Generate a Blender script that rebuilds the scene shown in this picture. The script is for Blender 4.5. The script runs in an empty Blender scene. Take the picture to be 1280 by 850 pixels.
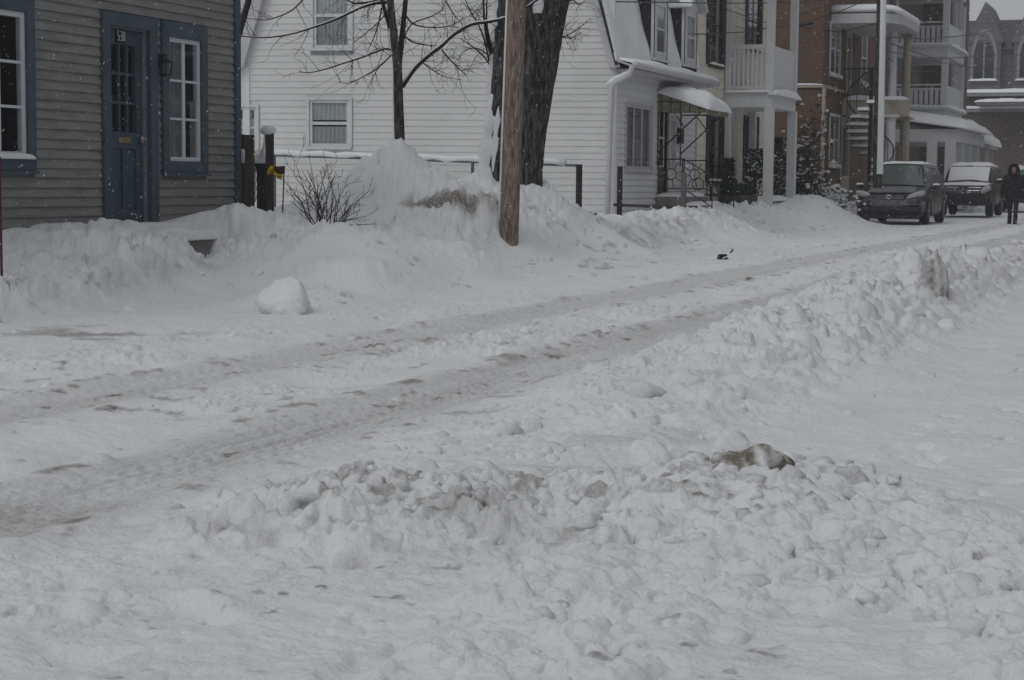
import bpy, bmesh, math, random
import numpy as np
from mathutils import Vector, Matrix
random.seed(7)
SC = bpy.context.scene
COL = SC.collection
PI = math.pi
# ------------------------------------------------------------------ camera
FPX = 2200.0; PITCH = math.atan(197/2200); ROLL = .0087; AZ = math.radians(21.3); EYE = 1.1
FH = Vector((-math.sin(AZ), math.cos(AZ), 0)); RT = Vector((math.cos(AZ), math.sin(AZ), 0)); UP = Vector((0, 0, 1))
FW = FH*math.cos(PITCH) - UP*math.sin(PITCH); UU = FH*math.sin(PITCH) + UP*math.cos(PITCH)
cam = bpy.data.cameras.new('camera'); camo = bpy.data.objects.new('camera', cam); COL.objects.link(camo)
ri = RT*math.cos(ROLL) + UU*math.sin(ROLL); ui = UU*math.cos(ROLL) - RT*math.sin(ROLL)
camo.matrix_world = Matrix(((ri.x, ui.x, -FW.x, 0), (ri.y, ui.y, -FW.y, 0), (ri.z, ui.z, -FW.z, EYE), (0, 0, 0, 1)))
cam.sensor_width = 36.0; cam.lens = FPX/1280*36; cam.clip_start = .05; cam.clip_end = 2000
SC.camera = camo
# ------------------------------------------------------------------ world, sun, exposure
SUN_EL, SUN_ROT = math.radians(48), math.radians(200)
w = bpy.data.worlds.new('World'); SC.world = w; w.use_nodes = True
nt = w.node_tree; nt.nodes.clear()
sky = nt.nodes.new('ShaderNodeTexSky'); sky.sky_type = 'NISHITA'; sky.sun_disc = False
sky.sun_elevation = SUN_EL; sky.sun_rotation = SUN_ROT; sky.air_density = 1.0; sky.dust_density = 6.0; sky.ozone_density = 1.0
hs = nt.nodes.new('ShaderNodeHueSaturation'); hs.inputs['Saturation'].default_value = .10
mx = nt.nodes.new('ShaderNodeMix'); mx.data_type = 'RGBA'; mx.inputs['Factor'].default_value = .80
mx.inputs['B'].default_value = (5.8, 5.95, 6.2, 1)          # the even grey of a snow cloud
bg = nt.nodes.new('ShaderNodeBackground'); bg.inputs['Strength'].default_value = .10
out = nt.nodes.new('ShaderNodeOutputWorld')
nt.links.new(sky.outputs[0], hs.inputs['Color']); nt.links.new(hs.outputs[0], mx.inputs['A'])
nt.links.new(mx.outputs['Result'], bg.inputs['Color']); nt.links.new(bg.outputs[0], out.inputs['Surface'])
sl = bpy.data.lights.new('sun', 'SUN'); sl.energy = .8; sl.angle = math.radians(35); sl.color = (1, .985, .965)
so = bpy.data.objects.new('sun', sl); COL.objects.link(so)
sd = Vector((math.sin(SUN_ROT)*math.cos(SUN_EL), math.cos(SUN_ROT)*math.cos(SUN_EL), math.sin(SUN_EL)))
so.rotation_euler = sd.to_track_quat('Z', 'Y').to_euler(); so.location = (0, 0, 30)
vs = SC.view_settings; vs.view_transform = 'Standard'; vs.look = 'None'; vs.gamma = 1; vs.exposure = -.50; vs.use_curve_mapping = False
SC.cycles.use_denoising = True; SC.cycles.max_bounces = 6; SC.cycles.diffuse_bounces = 4; SC.cycles.transparent_max_bounces = 12
SC.cycles.volume_bounces = 1

# ------------------------------------------------------------------ pixel of the photograph -> direction -> place
def ray(u, v):
    a, b = u-640, 425-v
    a, b = a*math.cos(ROLL)-b*math.sin(ROLL), a*math.sin(ROLL)+b*math.cos(ROLL)
    return FW*FPX + RT*a + UU*b
EYEP = Vector((0, 0, EYE))
def pd(u, v, d):                    # at horizontal depth d
    r = ray(u, v); return EYEP + r*(d/r.dot(FH))
def pz(u, v, z=0):
    r = ray(u, v); return EYEP + r*((z-EYE)/r.z)
def pln(u, v, o, n):
    r = ray(u, v); return EYEP + r*((o-EYEP).dot(n)/r.dot(n))

# ------------------------------------------------------------------ materials
MATS = {}
def mat(name, col, rough=.8, var=.12, scale=6, bump=0, bscale=40, col2=None, stretch=None, metal=0, spec=.3, thresh=None, detail=5):
    if name in MATS: return MATS[name]
    m = bpy.data.materials.new(name); m.use_nodes = True; t = m.node_tree; N = t.nodes; L = t.links
    p = N['Principled BSDF']; p.inputs['Roughness'].default_value = rough; p.inputs['Metallic'].default_value = metal
    p.inputs['Specular IOR Level'].default_value = spec
    tc = N.new('ShaderNodeTexCoord'); mp = N.new('ShaderNodeMapping'); L.new(tc.outputs['Object'], mp.inputs[0])
    if stretch: mp.inputs['Scale'].default_value = stretch
    n = N.new('ShaderNodeTexNoise'); n.inputs['Scale'].default_value = scale; n.inputs['Detail'].default_value = detail; n.inputs['Roughness'].default_value = .65
    L.new(mp.outputs[0], n.inputs['Vector'])
    r = N.new('ShaderNodeValToRGB')
    c2 = col2 or tuple(min(1, c*(1+var)) for c in col); c1 = col if col2 else tuple(c*(1-var) for c in col)
    a, b = thresh or (.3, .7)
    r.color_ramp.elements[0].position = a; r.color_ramp.elements[0].color = (*c1, 1)
    r.color_ramp.elements[1].position = b; r.color_ramp.elements[1].color = (*c2, 1)
    L.new(n.outputs['Fac'], r.inputs[0]); L.new(r.outputs[0], p.inputs['Base Color'])
    if bump:
        n2 = N.new('ShaderNodeTexNoise'); n2.inputs['Scale'].default_value = bscale; n2.inputs['Detail'].default_value = 6
        L.new(mp.outputs[0], n2.inputs['Vector'])
        bp = N.new('ShaderNodeBump'); bp.inputs['Strength'].default_value = bump; bp.inputs['Distance'].default_value = .02
        L.new(n2.outputs['Fac'], bp.inputs['Height']); L.new(bp.outputs[0], p.inputs['Normal'])
    MATS[name] = m; return m

def snow_mat(name, use_dirt_shade):
    m = bpy.data.materials.new(name); m.use_nodes = True; t = m.node_tree; N = t.nodes; L = t.links
    p = N['Principled BSDF']; p.inputs['Roughness'].default_value = .85; p.inputs['Specular IOR Level'].default_value = .15
    tc = N.new('ShaderNodeTexCoord')
    n = N.new('ShaderNodeTexNoise'); n.inputs['Scale'].default_value = 2.2; n.inputs['Detail'].default_value = 6; L.new(tc.outputs['Object'], n.inputs['Vector'])
    r = N.new('ShaderNodeValToRGB'); r.color_ramp.elements[0].position = .3; r.color_ramp.elements[1].position = .7
    r.color_ramp.elements[0].color = (.80, .82, .845, 1); r.color_ramp.elements[1].color = (.87, .885, .905, 1)
    L.new(n.outputs['Fac'], r.inputs[0]); last = r.outputs[0]
    if use_dirt_shade:
        at = N.new('ShaderNodeAttribute'); at.attribute_name = 'dirt_shade'
        nd = N.new('ShaderNodeTexNoise'); nd.inputs['Scale'].default_value = 28; nd.inputs['Detail'].default_value = 7; nd.inputs['Roughness'].default_value = .7
        L.new(tc.outputs['Object'], nd.inputs['Vector'])
        ad = N.new('ShaderNodeMath'); ad.operation = 'MULTIPLY_ADD'; L.new(nd.outputs['Fac'], ad.inputs[0]); ad.inputs[1].default_value = 1.3; ad.inputs[2].default_value = -.65
        a2 = N.new('ShaderNodeMath'); a2.operation = 'MULTIPLY'; L.new(ad.outputs[0], a2.inputs[0]); L.new(at.outputs['Fac'], a2.inputs[1])
        a3 = N.new('ShaderNodeMath'); a3.operation = 'MULTIPLY_ADD'; a3.use_clamp = True
        L.new(a2.outputs[0], a3.inputs[0]); a3.inputs[1].default_value = 2.0; L.new(at.outputs['Fac'], a3.inputs[2])
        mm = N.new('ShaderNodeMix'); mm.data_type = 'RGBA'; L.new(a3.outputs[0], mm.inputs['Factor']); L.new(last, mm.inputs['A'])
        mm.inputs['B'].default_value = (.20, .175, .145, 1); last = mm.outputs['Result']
    L.new(last, p.inputs['Base Color'])
    nb = N.new('ShaderNodeTexNoise'); nb.inputs['Scale'].default_value = 55; nb.inputs['Detail'].default_value = 8; nb.inputs['Roughness'].default_value = .7; L.new(tc.outputs['Object'], nb.inputs['Vector'])
    bp = N.new('ShaderNodeBump'); bp.inputs['Strength'].default_value = .6; bp.inputs['Distance'].default_value = .02
    n3 = N.new('ShaderNodeTexNoise'); n3.inputs['Scale'].default_value = 17; n3.inputs['Detail'].default_value = 7; n3.inputs['Roughness'].default_value = .62; L.new(tc.outputs['Object'], n3.inputs['Vector'])
    b3 = N.new('ShaderNodeBump'); b3.inputs['Strength'].default_value = .5; b3.inputs['Distance'].default_value = .045; L.new(n3.outputs['Fac'], b3.inputs['Height']); L.new(b3.outputs[0], bp.inputs['Normal'])
    L.new(nb.outputs['Fac'], bp.inputs['Height']); L.new(bp.outputs[0], p.inputs['Normal'])
    MATS[name] = m; return m
SNOW = snow_mat('snow', False); GSNOW = snow_mat('ground_snow', True)

def glass_mat():
    m = bpy.data.materials.new('window_glass'); m.use_nodes = True; t = m.node_tree; N = t.nodes; L = t.links
    N.remove(N['Principled BSDF']); o = N['Material Output']
    tr = N.new('ShaderNodeBsdfTransparent'); tr.inputs[0].default_value = (.94, .95, .95, 1)
    gl = N.new('ShaderNodeBsdfGlossy'); gl.inputs['Roughness'].default_value = .04
    fr = N.new('ShaderNodeFresnel'); ge = N.new('ShaderNodeNewGeometry'); ma = N.new('ShaderNodeMath'); ma.operation = 'MULTIPLY_ADD'; ma.inputs[1].default_value = 1/1.5-1.5; ma.inputs[2].default_value = 1.5; L.new(ge.outputs['Backfacing'], ma.inputs[0]); L.new(ma.outputs[0], fr.inputs['IOR'])   # a pane does not bend the ray, so both faces use glass 1.5
    mm = N.new('ShaderNodeMixShader'); L.new(fr.outputs[0], mm.inputs[0]); L.new(tr.outputs[0], mm.inputs[1]); L.new(gl.outputs[0], mm.inputs[2]); L.new(mm.outputs[0], o.inputs[0])
    return m
GLASS = glass_mat()
def brick_mat(name, c1, c2, mortar, bw=.2, bh=.065, ax='yz', ms=.012):
    if name in MATS: return MATS[name]
    m = bpy.data.materials.new(name); m.use_nodes = True; t = m.node_tree; N = t.nodes; L = t.links
    p = N['Principled BSDF']; p.inputs['Roughness'].default_value = .85
    tc = N.new('ShaderNodeTexCoord'); se = N.new('ShaderNodeSeparateXYZ'); cb = N.new('ShaderNodeCombineXYZ'); L.new(tc.outputs['Object'], se.inputs[0])
    ad = N.new('ShaderNodeMath'); ad.operation = 'ADD'; L.new(se.outputs[0], ad.inputs[0]); L.new(se.outputs[1], ad.inputs[1])
    L.new(ad.outputs[0], cb.inputs[0]); L.new(se.outputs[2], cb.inputs[1])
    b = N.new('ShaderNodeTexBrick'); b.inputs['Scale'].default_value = 1; b.inputs['Brick Width'].default_value = bw; b.inputs['Row Height'].default_value = bh; b.inputs['Mortar Size'].default_value = ms
    b.inputs['Color1'].default_value = (*c1, 1); b.inputs['Color2'].default_value = (*c2, 1); b.inputs['Mortar'].default_value = (*mortar, 1); L.new(cb.outputs[0], b.inputs['Vector'])
    n = N.new('ShaderNodeTexNoise'); n.inputs['Scale'].default_value = 1.2; n.inputs['Detail'].default_value = 6; L.new(tc.outputs['Object'], n.inputs['Vector'])
    r = N.new('ShaderNodeValToRGB'); r.color_ramp.elements[0].color = (.6, .6, .6, 1); r.color_ramp.elements[1].color = (1.2, 1.2, 1.2, 1); L.new(n.outputs['Fac'], r.inputs[0])
    mm = N.new('ShaderNodeMix'); mm.data_type = 'RGBA'; mm.blend_type = 'MULTIPLY'; mm.inputs['Factor'].default_value = 1; L.new(b.outputs[0], mm.inputs['A']); L.new(r.outputs[0], mm.inputs['B'])
    L.new(mm.outputs['Result'], p.inputs['Base Color'])
    bp = N.new('ShaderNodeBump'); bp.inputs['Strength'].default_value = .5; bp.inputs['Distance'].default_value = .01; bp.invert = True; L.new(b.outputs['Fac'], bp.inputs['Height']); L.new(bp.outputs[0], p.inputs['Normal'])
    MATS[name] = m; return m

M = dict(
 clap=mat('grey_clapboard', (.228, .226, .223), .8, .22, 3, .25, 60, stretch=(3, 1, 6)),
 blue=mat('blue_trim', (.060, .088, .112), .6, .2, 5, .15, 50),
 bdoor=mat('blue_door', (.052, .078, .10), .5, .15, 4),
 white=mat('white_paint', (.62, .63, .64), .55, .06, 5),
 vinyl=mat('white_vinyl', (.60, .605, .60), .55, .06, 1.2, col2=(.68, .685, .68)),
 pvc=mat('white_sash', (.6, .62, .65), .4, .05, 4),
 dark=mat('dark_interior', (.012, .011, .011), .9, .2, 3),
 black=mat('black_metal', (.018, .018, .02), .5, .3, 12),
 iron=mat('iron_grey', (.12, .12, .125), .5, .2, 12),
 wood=mat('weathered_wood', (.06, .052, .045), .9, .4, 4, .6, 30, stretch=(6, 6, .7)),
 pole=mat('pole_wood', (.085, .058, .045), .9, .4, 9, .9, 30, col2=(.42, .345, .285), stretch=(5, 5, .14), thresh=(.36, .66), detail=10),
 bark=mat('bark', (.014, .012, .011), .95, .4, 9, 1.0, 22, col2=(.17, .155, .145), stretch=(2.6, 2.6, .5), thresh=(.42, .70), detail=10),
 twig=mat('twig_bark', (.022, .018, .017), .9, .3, 8),
 shrub=mat('shrub_twig', (.05, .038, .032), .9, .3, 8),
 cream=mat('cream_block', (.70, .67, .58), .8, .12, 2, .15, 30),
 ycream=mat('yellow_cream_siding', (.55, .52, .40), .7, .08, 2),
 shutter=mat('dark_shutter', (.025, .022, .022), .6, .3, 5),
 teal=mat('teal_shade', (.47, .50, .505), .8, .1, 3),
 lace=mat('lace_curtain', (.40, .405, .41), .9, .4, 22, stretch=(5, 5, 1)),
 lace2=mat('grey_curtain', (.24, .25, .26), .9, .4, 14, stretch=(6, 6, .6)),
 shingle=mat('dark_shingle', (.03, .03, .032), .9, .3, 12, .5, 30),
 doorbr=mat('brown_door', (.13, .065, .035), .6, .2, 5),
 conc=mat('concrete', (.22, .21, .2), .9, .25, 6, .4, 40),
 awn=mat('awning_canvas', (.13, .115, .08), .8, .4, 9, col2=(.29, .27, .20)),
 tan=mat('tan_trim', (.42, .37, .30), .7, .1, 4),
 gutter=mat('gutter_metal', (.5, .5, .52), .5, .08, 5),
 roof=mat('roof_grey', (.08, .08, .085), .8, .2, 8),
 brick=brick_mat('brown_brick', (.115, .060, .033), (.16, .084, .047), (.14, .10, .075)),
 fbrick=brick_mat('dull_red_brick', (.105, .072, .066), (.135, .092, .084), (.12, .10, .095), .22, .075),
 stone=brick_mat('church_stone', (.12, .122, .13), (.16, .162, .168), (.07, .07, .075), .7, .32, ms=.02),
 lstone=mat('pale_stone', (.24, .24, .25), .9, .15, 3),
 green=mat('evergreen', (.018, .028, .018), .9, .4, 12),
 tyre=mat('tyre_rubber', (.014, .014, .015), .85, .2, 10),
 rim=mat('wheel_rim', (.22, .22, .23), .4, .1, 8, metal=.6),
 lamp=mat('headlamp_lens', (.42, .42, .43), .15, .15, 9, spec=.6),
 wind=mat('windscreen', (.085, .108, .106), .15, .25, 8, spec=.6),
 sglass=mat('side_glass', (.02, .022, .025), .1, .2, 6, spec=.6),
 gold=mat('yellow_flag', (.55, .38, .01), .8, .12, 9),
 maroon=mat('maroon_flag', (.07, .02, .022), .8, .2, 9),
 rust=mat('red_rod', (.07, .022, .02), .7, .25, 9),
 brass=mat('brass', (.35, .27, .15), .35, .2, 9, metal=.7),
 plate=mat('number_plate', (.012, .013, .02), .4, .1, 9),
)

# ------------------------------------------------------------------ mesh helpers
ORG = {}
class MB:
    def __init__(s): s.v = []; s.f = []
    def add(s, vs, fs):
        o = len(s.v); s.v += [tuple(p) for p in vs]; s.f += [tuple(i+o for i in q) for q in fs]; return s
    def hexa(s, p):                                    # 4 bottom, 4 top, both counter-clockwise
        return s.add(p, [(3, 2, 1, 0), (4, 5, 6, 7), (0, 1, 5, 4), (1, 2, 6, 5), (2, 3, 7, 6), (3, 0, 4, 7)])
    def box(s, x0, x1, y0, y1, z0, z1):
        return s.hexa([(x0, y0, z0), (x1, y0, z0), (x1, y1, z0), (x0, y1, z0), (x0, y0, z1), (x1, y0, z1), (x1, y1, z1), (x0, y1, z1)])
    def loft(s, rings, cap=True, closed=True):
        n = len(rings[0]); vs = [p for r in rings for p in r]; fs = []
        for i in range(len(rings)-1):
            for j in range(n if closed else n-1):
                k = (j+1) % n; fs.append((i*n+j, i*n+k, (i+1)*n+k, (i+1)*n+j))
        if cap and closed: fs += [tuple(range(n-1, -1, -1)), tuple((len(rings)-1)*n+j for j in range(n))]
        return s.add(vs, fs)
    def tube(s, pts, rad, n=6, cap=True):
        pts = [Vector(p) for p in pts]; rad = rad if isinstance(rad, (list, tuple)) else [rad]*len(pts); rings = []
        ref = None
        for i, p in enumerate(pts):
            d = (pts[min(i+1, len(pts)-1)] - pts[max(i-1, 0)]).normalized()
            if ref is None: ref = d.orthogonal().normalized()
            a = (ref - d*ref.dot(d))
            a = a.normalized() if a.length > 1e-4 else d.orthogonal().normalized(); ref = a; b = d.cross(a)
            rings.append([p + (a*math.cos(2*PI*j/n) + b*math.sin(2*PI*j/n))*rad[i] for j in range(n)])
        return s.loft(rings, cap)
    def ball(s, c, r, sub=2, jit=.0, seed=0):
        bm = bmesh.new(); bmesh.ops.create_icosphere(bm, subdivisions=sub, radius=1); rnd = random.Random(seed)
        ph = [rnd.uniform(0, 6) for _ in range(6)]; vs = []
        for q in bm.verts:
            k = 1 + jit*(math.sin(3*q.co.x+ph[0])*math.sin(2.6*q.co.y+ph[1]) + .7*math.sin(4.4*q.co.z+ph[2]+2*q.co.x) + .5*math.sin(7*q.co.y+ph[3])*math.sin(6*q.co.z+ph[4]))
            vs.append((c[0]+q.co.x*r[0]*k, c[1]+q.co.y*r[1]*k, c[2]+q.co.z*r[2]*k))
        s.add(vs, [tuple(v.index for v in f.verts) for f in bm.faces]); bm.free(); return s
    def build(s, name, m, parent=None, smooth=False, label=None):
        org = ORG.get(parent.name, Vector()) if parent else Vector()
        me = bpy.data.meshes.new(name); me.from_pydata([(p[0]-org[0], p[1]-org[1], p[2]-org[2]) for p in s.v], [], s.f); me.update()
        if smooth: me.polygons.foreach_set('use_smooth', [True]*len(me.polygons))
        me.materials.append(m); o = bpy.data.objects.new(name, me); COL.objects.link(o)
        if parent: o.parent = parent
        ORG[o.name] = org
        if label: o['label'] = label
        return o
def thing(name, label, cat, loc=(0, 0, 0), group=None):
    o = bpy.data.objects.new(name, None); COL.objects.link(o); o.location = loc; o.empty_display_size = .2
    o['label'] = label; o['category'] = cat
    if group: o['group'] = group
    ORG[o.name] = Vector(loc); return o
def tag(o, label, cat, group=None):
    o['label'] = label; o['category'] = cat
    if group: o['group'] = group
    return o
def rebase(o):                                         # a thing that is one mesh: origin to its base
    me = o.data; n = len(me.vertices); a = np.empty(n*3, 'f'); me.vertices.foreach_get('co', a); a = a.reshape(-1, 3)
    c = np.array([(a[:, 0].min()+a[:, 0].max())/2, (a[:, 1].min()+a[:, 1].max())/2, a[:, 2].min()]); a -= c
    me.vertices.foreach_set('co', a.ravel()); me.update(); o.location = c; return o
class Wall:                                            # a vertical wall plane: origin, direction along it, outward normal
    def __init__(s, o, e, n): s.o = Vector(o); s.e = Vector(e); s.n = Vector(n)
    def p(s, a, z, d=0): return s.o + s.e*a + s.n*d + UP*z
    def uv(s, u, v, d=0):
        q = pln(u, v, s.o + s.n*d, s.n) - s.o
        e = s.e; return (q.dot(e)/e.dot(e), q.z)
    def box(s, mb, a0, a1, z0, z1, d0, d1):
        return mb.hexa([s.p(a0, z0, d0), s.p(a1, z0, d0), s.p(a1, z0, d1), s.p(a0, z0, d1), s.p(a0, z1, d0), s.p(a1, z1, d0), s.p(a1, z1, d1), s.p(a0, z1, d1)])
    def core(s, mb, a0, a1, z0, z1, holes, th=.15, d=0):
        A = sorted({a0, a1, *[x for h in holes for x in h[:2]]}); Z = sorted({z0, z1, *[x for h in holes for x in h[2:]]})
        for i in range(len(A)-1):
            zs = None
            for j in range(len(Z)-1):
                ca, cz = (A[i]+A[i+1])/2, (Z[j]+Z[j+1])/2
                solid = not any(h[0] < ca < h[1] and h[2] < cz < h[3] for h in holes)
                if solid and zs is None: zs = Z[j]
                if zs is not None and (not solid or j == len(Z)-2):
                    s.box(mb, A[i], A[i+1], zs, Z[j+1] if solid else Z[j], d-th, d); zs = None
        return mb
def pillow(mb, o, ex, ey, n, h, nx=14, ny=10, seed=0, droop=0.0, p=6, bumps=.25, under=.01):
    """a rounded blanket of snow over the parallelogram o, o+ex, o+ex+ey, o+ey; n is up from it"""
    o, ex, ey, n = Vector(o), Vector(ex), Vector(ey), Vector(n); rnd = random.Random(seed); ph = [rnd.uniform(0, 6.3) for _ in range(6)]
    top = []; bot = []
    for i in range(nx+1):
        for j in range(ny+1):
            a, b = -math.cos(PI*i/nx), -math.cos(PI*j/ny)
            k = max(0, (1-abs(a)**p))**.5*max(0, (1-abs(b)**p))**.5
            la, lb = ex.length*(a+1)/2, ey.length*(b+1)/2
            w = 1 + bumps*(math.sin(la*3.1+ph[0])*math.sin(lb*2.7+ph[1]) + .6*math.sin(la*7+ph[2])*math.sin(lb*6+ph[3]))
            top.append(o + ex*(a+1)/2 + ey*(b+1)/2 + n*(h*k*w - droop*max(abs(a), abs(b))**8)); bot.append(o + ex*(a+1)/2 + ey*(b+1)/2 - n*(under + droop*max(abs(a), abs(b))**8*1.02))
    fs = []; W_ = ny+1; N_ = (nx+1)*W_
    flip = ex.cross(ey).dot(n) < 0
    for i in range(nx):
        for j in range(ny):
            q = (i*W_+j, (i+1)*W_+j, (i+1)*W_+j+1, i*W_+j+1); r = tuple(x+N_ for x in q[::-1])
            fs += [q[::-1], r[::-1]] if flip else [q, r]
    edge = [i*W_ for i in range(nx+1)] + [nx*W_+j for j in range(1, W_)] + [i*W_+ny for i in range(nx-1, -1, -1)] + [j for j in range(ny-1, 0, -1)]
    for i in range(len(edge)):
        a, b = edge[i], edge[(i+1) % len(edge)]; q = (b, a, a+N_, b+N_); fs.append(q[::-1] if flip else q)
    return mb.add(top+bot, fs)
# ------------------------------------------------------------------ the snow: one height function of (x, y) in metres
def hsh(ix, iy, k):
    n = (ix.astype(np.int64)*374761393 + iy.astype(np.int64)*668265263 + k*982451653) & 0xffffffff
    n = ((n ^ (n >> 13))*1274126177) & 0xffffffff
    n = ((n ^ (n >> 16))*2246822519) & 0xffffffff
    return ((n ^ (n >> 15)) & 0xffffff)/float(0xffffff)
def vn(x, y, s, k=0):
    x = x/s; y = y/s; ix = np.floor(x); iy = np.floor(y); fx = x-ix; fy = y-iy
    fx = fx*fx*fx*(fx*(fx*6-15)+10); fy = fy*fy*fy*(fy*(fy*6-15)+10)
    a = hsh(ix, iy, k); b = hsh(ix+1, iy, k); c = hsh(ix, iy+1, k); d = hsh(ix+1, iy+1, k)
    return (a*(1-fx)+b*fx)*(1-fy) + (c*(1-fx)+d*fx)*fy
def fbm(x, y, s, o=4, k=0, g=.5):
    r = 0; a = 1; t = 0
    for i in range(o): r = r + a*vn(x, y, s/2**i, k+i*17); t += a; a *= g
    return r/t
def lump(x, y, s, k=0, rad=.72):                       # rounded lumps with creases between them, 0..1
    wx = x + (vn(x, y, s*.8, k+5)-.5)*s*.8 + (vn(x, y, s*.3, k+7)-.5)*s*.28; wy = y + (vn(x, y, s*.8, k+6)-.5)*s*.8 + (vn(x, y, s*.3, k+8)-.5)*s*.28
    X = wx/s; Y = wy/s; ix = np.floor(X); iy = np.floor(Y); best = np.zeros_like(X)
    for i in (-1, 0, 1):
        for j in (-1, 0, 1):
            cx, cy = ix+i, iy+j
            px = cx + .15 + .7*hsh(cx, cy, k); py = cy + .15 + .7*hsh(cx, cy, k+1); am = .35 + .65*hsh(cx, cy, k+2); rr = rad*(.65+.5*hsh(cx, cy, k+3))
            an = 6.28*hsh(cx, cy, k+4); dx = X-px; dy = Y-py; ca = np.cos(an); sa = np.sin(an); e1 = dx*ca+dy*sa; e2 = (dy*ca-dx*sa)*(1.0+.7*hsh(cx, cy, k+9))
            tilt = 1+.40*(e1*np.cos(an*3)+e2*np.sin(an*3))/rr                # each clod has its own slanting top
            best = np.maximum(best, am*tilt*np.clip(1-(e1**2+e2**2)/rr**2, 0, 1)**.5)
    return best*(.78+.44*vn(x, y, s*.24, k+10))
def ss(a, b, x): t = np.clip((x-a)/(b-a), 0, 1); return t*t*(3-2*t)
def sd_poly(x, y, P):
    d = np.full_like(x, 1e9)
    for (ax, ay), (bx, by) in zip(P[:-1], P[1:]):
        vx, vy = bx-ax, by-ay; t = np.clip(((x-ax)*vx+(y-ay)*vy)/(vx*vx+vy*vy), 0, 1)
        d = np.minimum(d, np.hypot(x-ax-t*vx, y-ay-t*vy))
    return d
TOE_Y = [-30, 5, 9, 11.5, 13, 15.5, 17, 19, 22, 26, 32, 38, 44, 49, 52, 60, 200]
TOE_X = [-7.6, -7.6, -7.9, -8.5, -8.55, -8.85, -8.55, -8.15, -7.95, -8.1, -8.3, -8.5, -8.9, -9.4, -9.5, -9.5, -9.5]
BH_Y = [-30, 9, 12, 16, 19, 22, 26, 30, 36, 42, 48, 60, 200]
BH_Z = [.25, .25, .20, .26, .42, .45, .50, .50, .55, .66, .62, .4, .4]
YH_Y = [-30, 10, 17.5, 20, 30, 33, 60, 200]
YH_Z = [.50, .50, .52, .45, .46, .55, .62, .5]
RB_Y = [-5, 4.3, 5.2, 6.5, 8.5, 11, 14, 18, 26, 60, 75, 200]
RB_Z = [0, 0, .02, .05, .12, .18, .23, .27, .15, .10, .05, .05]
WIND = [(-2.62, 5.05), (-2.4, 5.13), (-2.1, 5.24), (-1.75, 5.38), (-1.3, 5.65)]
MOUNDS = [  # x, y, radius x, radius y, top z, sharpness
 (-9.75, 16.75, .75, .62, .80, 2.2), (-10.15, 14.45, .95, 1.15, .66, 2.5), (-9.95, 18.3, .6, .9, .66, 2), (-9.1, 18.9, .7, .8, .50, 2), (-8.35, 16.5, .85, 1.1, .58, 2.4), (-7.7, 15.4, .5, .65, .34, 2.4), (-7.85, 17.8, .6, .9, .42, 2.4), (-7.35, 13.8, .5, .5, .13, 2.2), 
 (-10.4, 22.2, 1.0, 1.05, 1.52, 1.5), (-10.4, 22.25, .22, .22, 1.62, 3), (-10.4, 22.1, 1.4, 1.3, .80, 2), (-9.3, 21.7, .55, .55, .98, 5), (-9.15, 22.3, .3, .3, .86, 5), (-9.75, 24.2, .95, .9, 1.30, 1.5), (-9.0, 24.6, .8, .9, .72, 2),
 (-8.9, 33, .7, 2.2, .55, 2), (-9.1, 43.5, .9, 3.0, .80, 2), (-9.6, 47.5, .5, 1.6, .78, 2),
 (-1.38, 5.95, .36, .30, .12, 2), (-1.05, 5.6, .35, .3, .07, 2), (-.55, 4.6, .5, .4, .05, 2), (-.2, 4.2, .35, .35, .06, 2), (-2.35, 16.2, .45, .9, .36, 2)]
def toe(y): return np.interp(y, TOE_Y, TOE_X) + .22*(fbm(y, y*0+3.3, 1.1, 3, 71)-.5)
def masks(x, y):
    xL = toe(y)
    w = .55 + .5*ss(16, 19, y)
    left = ss(0, 1, (xL-x)/w)                          # 0 in the street, 1 on the bank
    dr = (x+2.42 - .12*(vn(y, y*0, 1.7, 9)-.5))/.66
    rb = np.exp(-np.abs(dr)**3.2)*(np.interp(y, RB_Y, RB_Z) > .005)
    wr = np.exp(-(sd_poly(x, y, WIND)/.55)**2.2)*ss(-3.25, -2.75, x)
    return xL, left, rb, wr
RUTS = (-3.62, -5.2)
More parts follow.
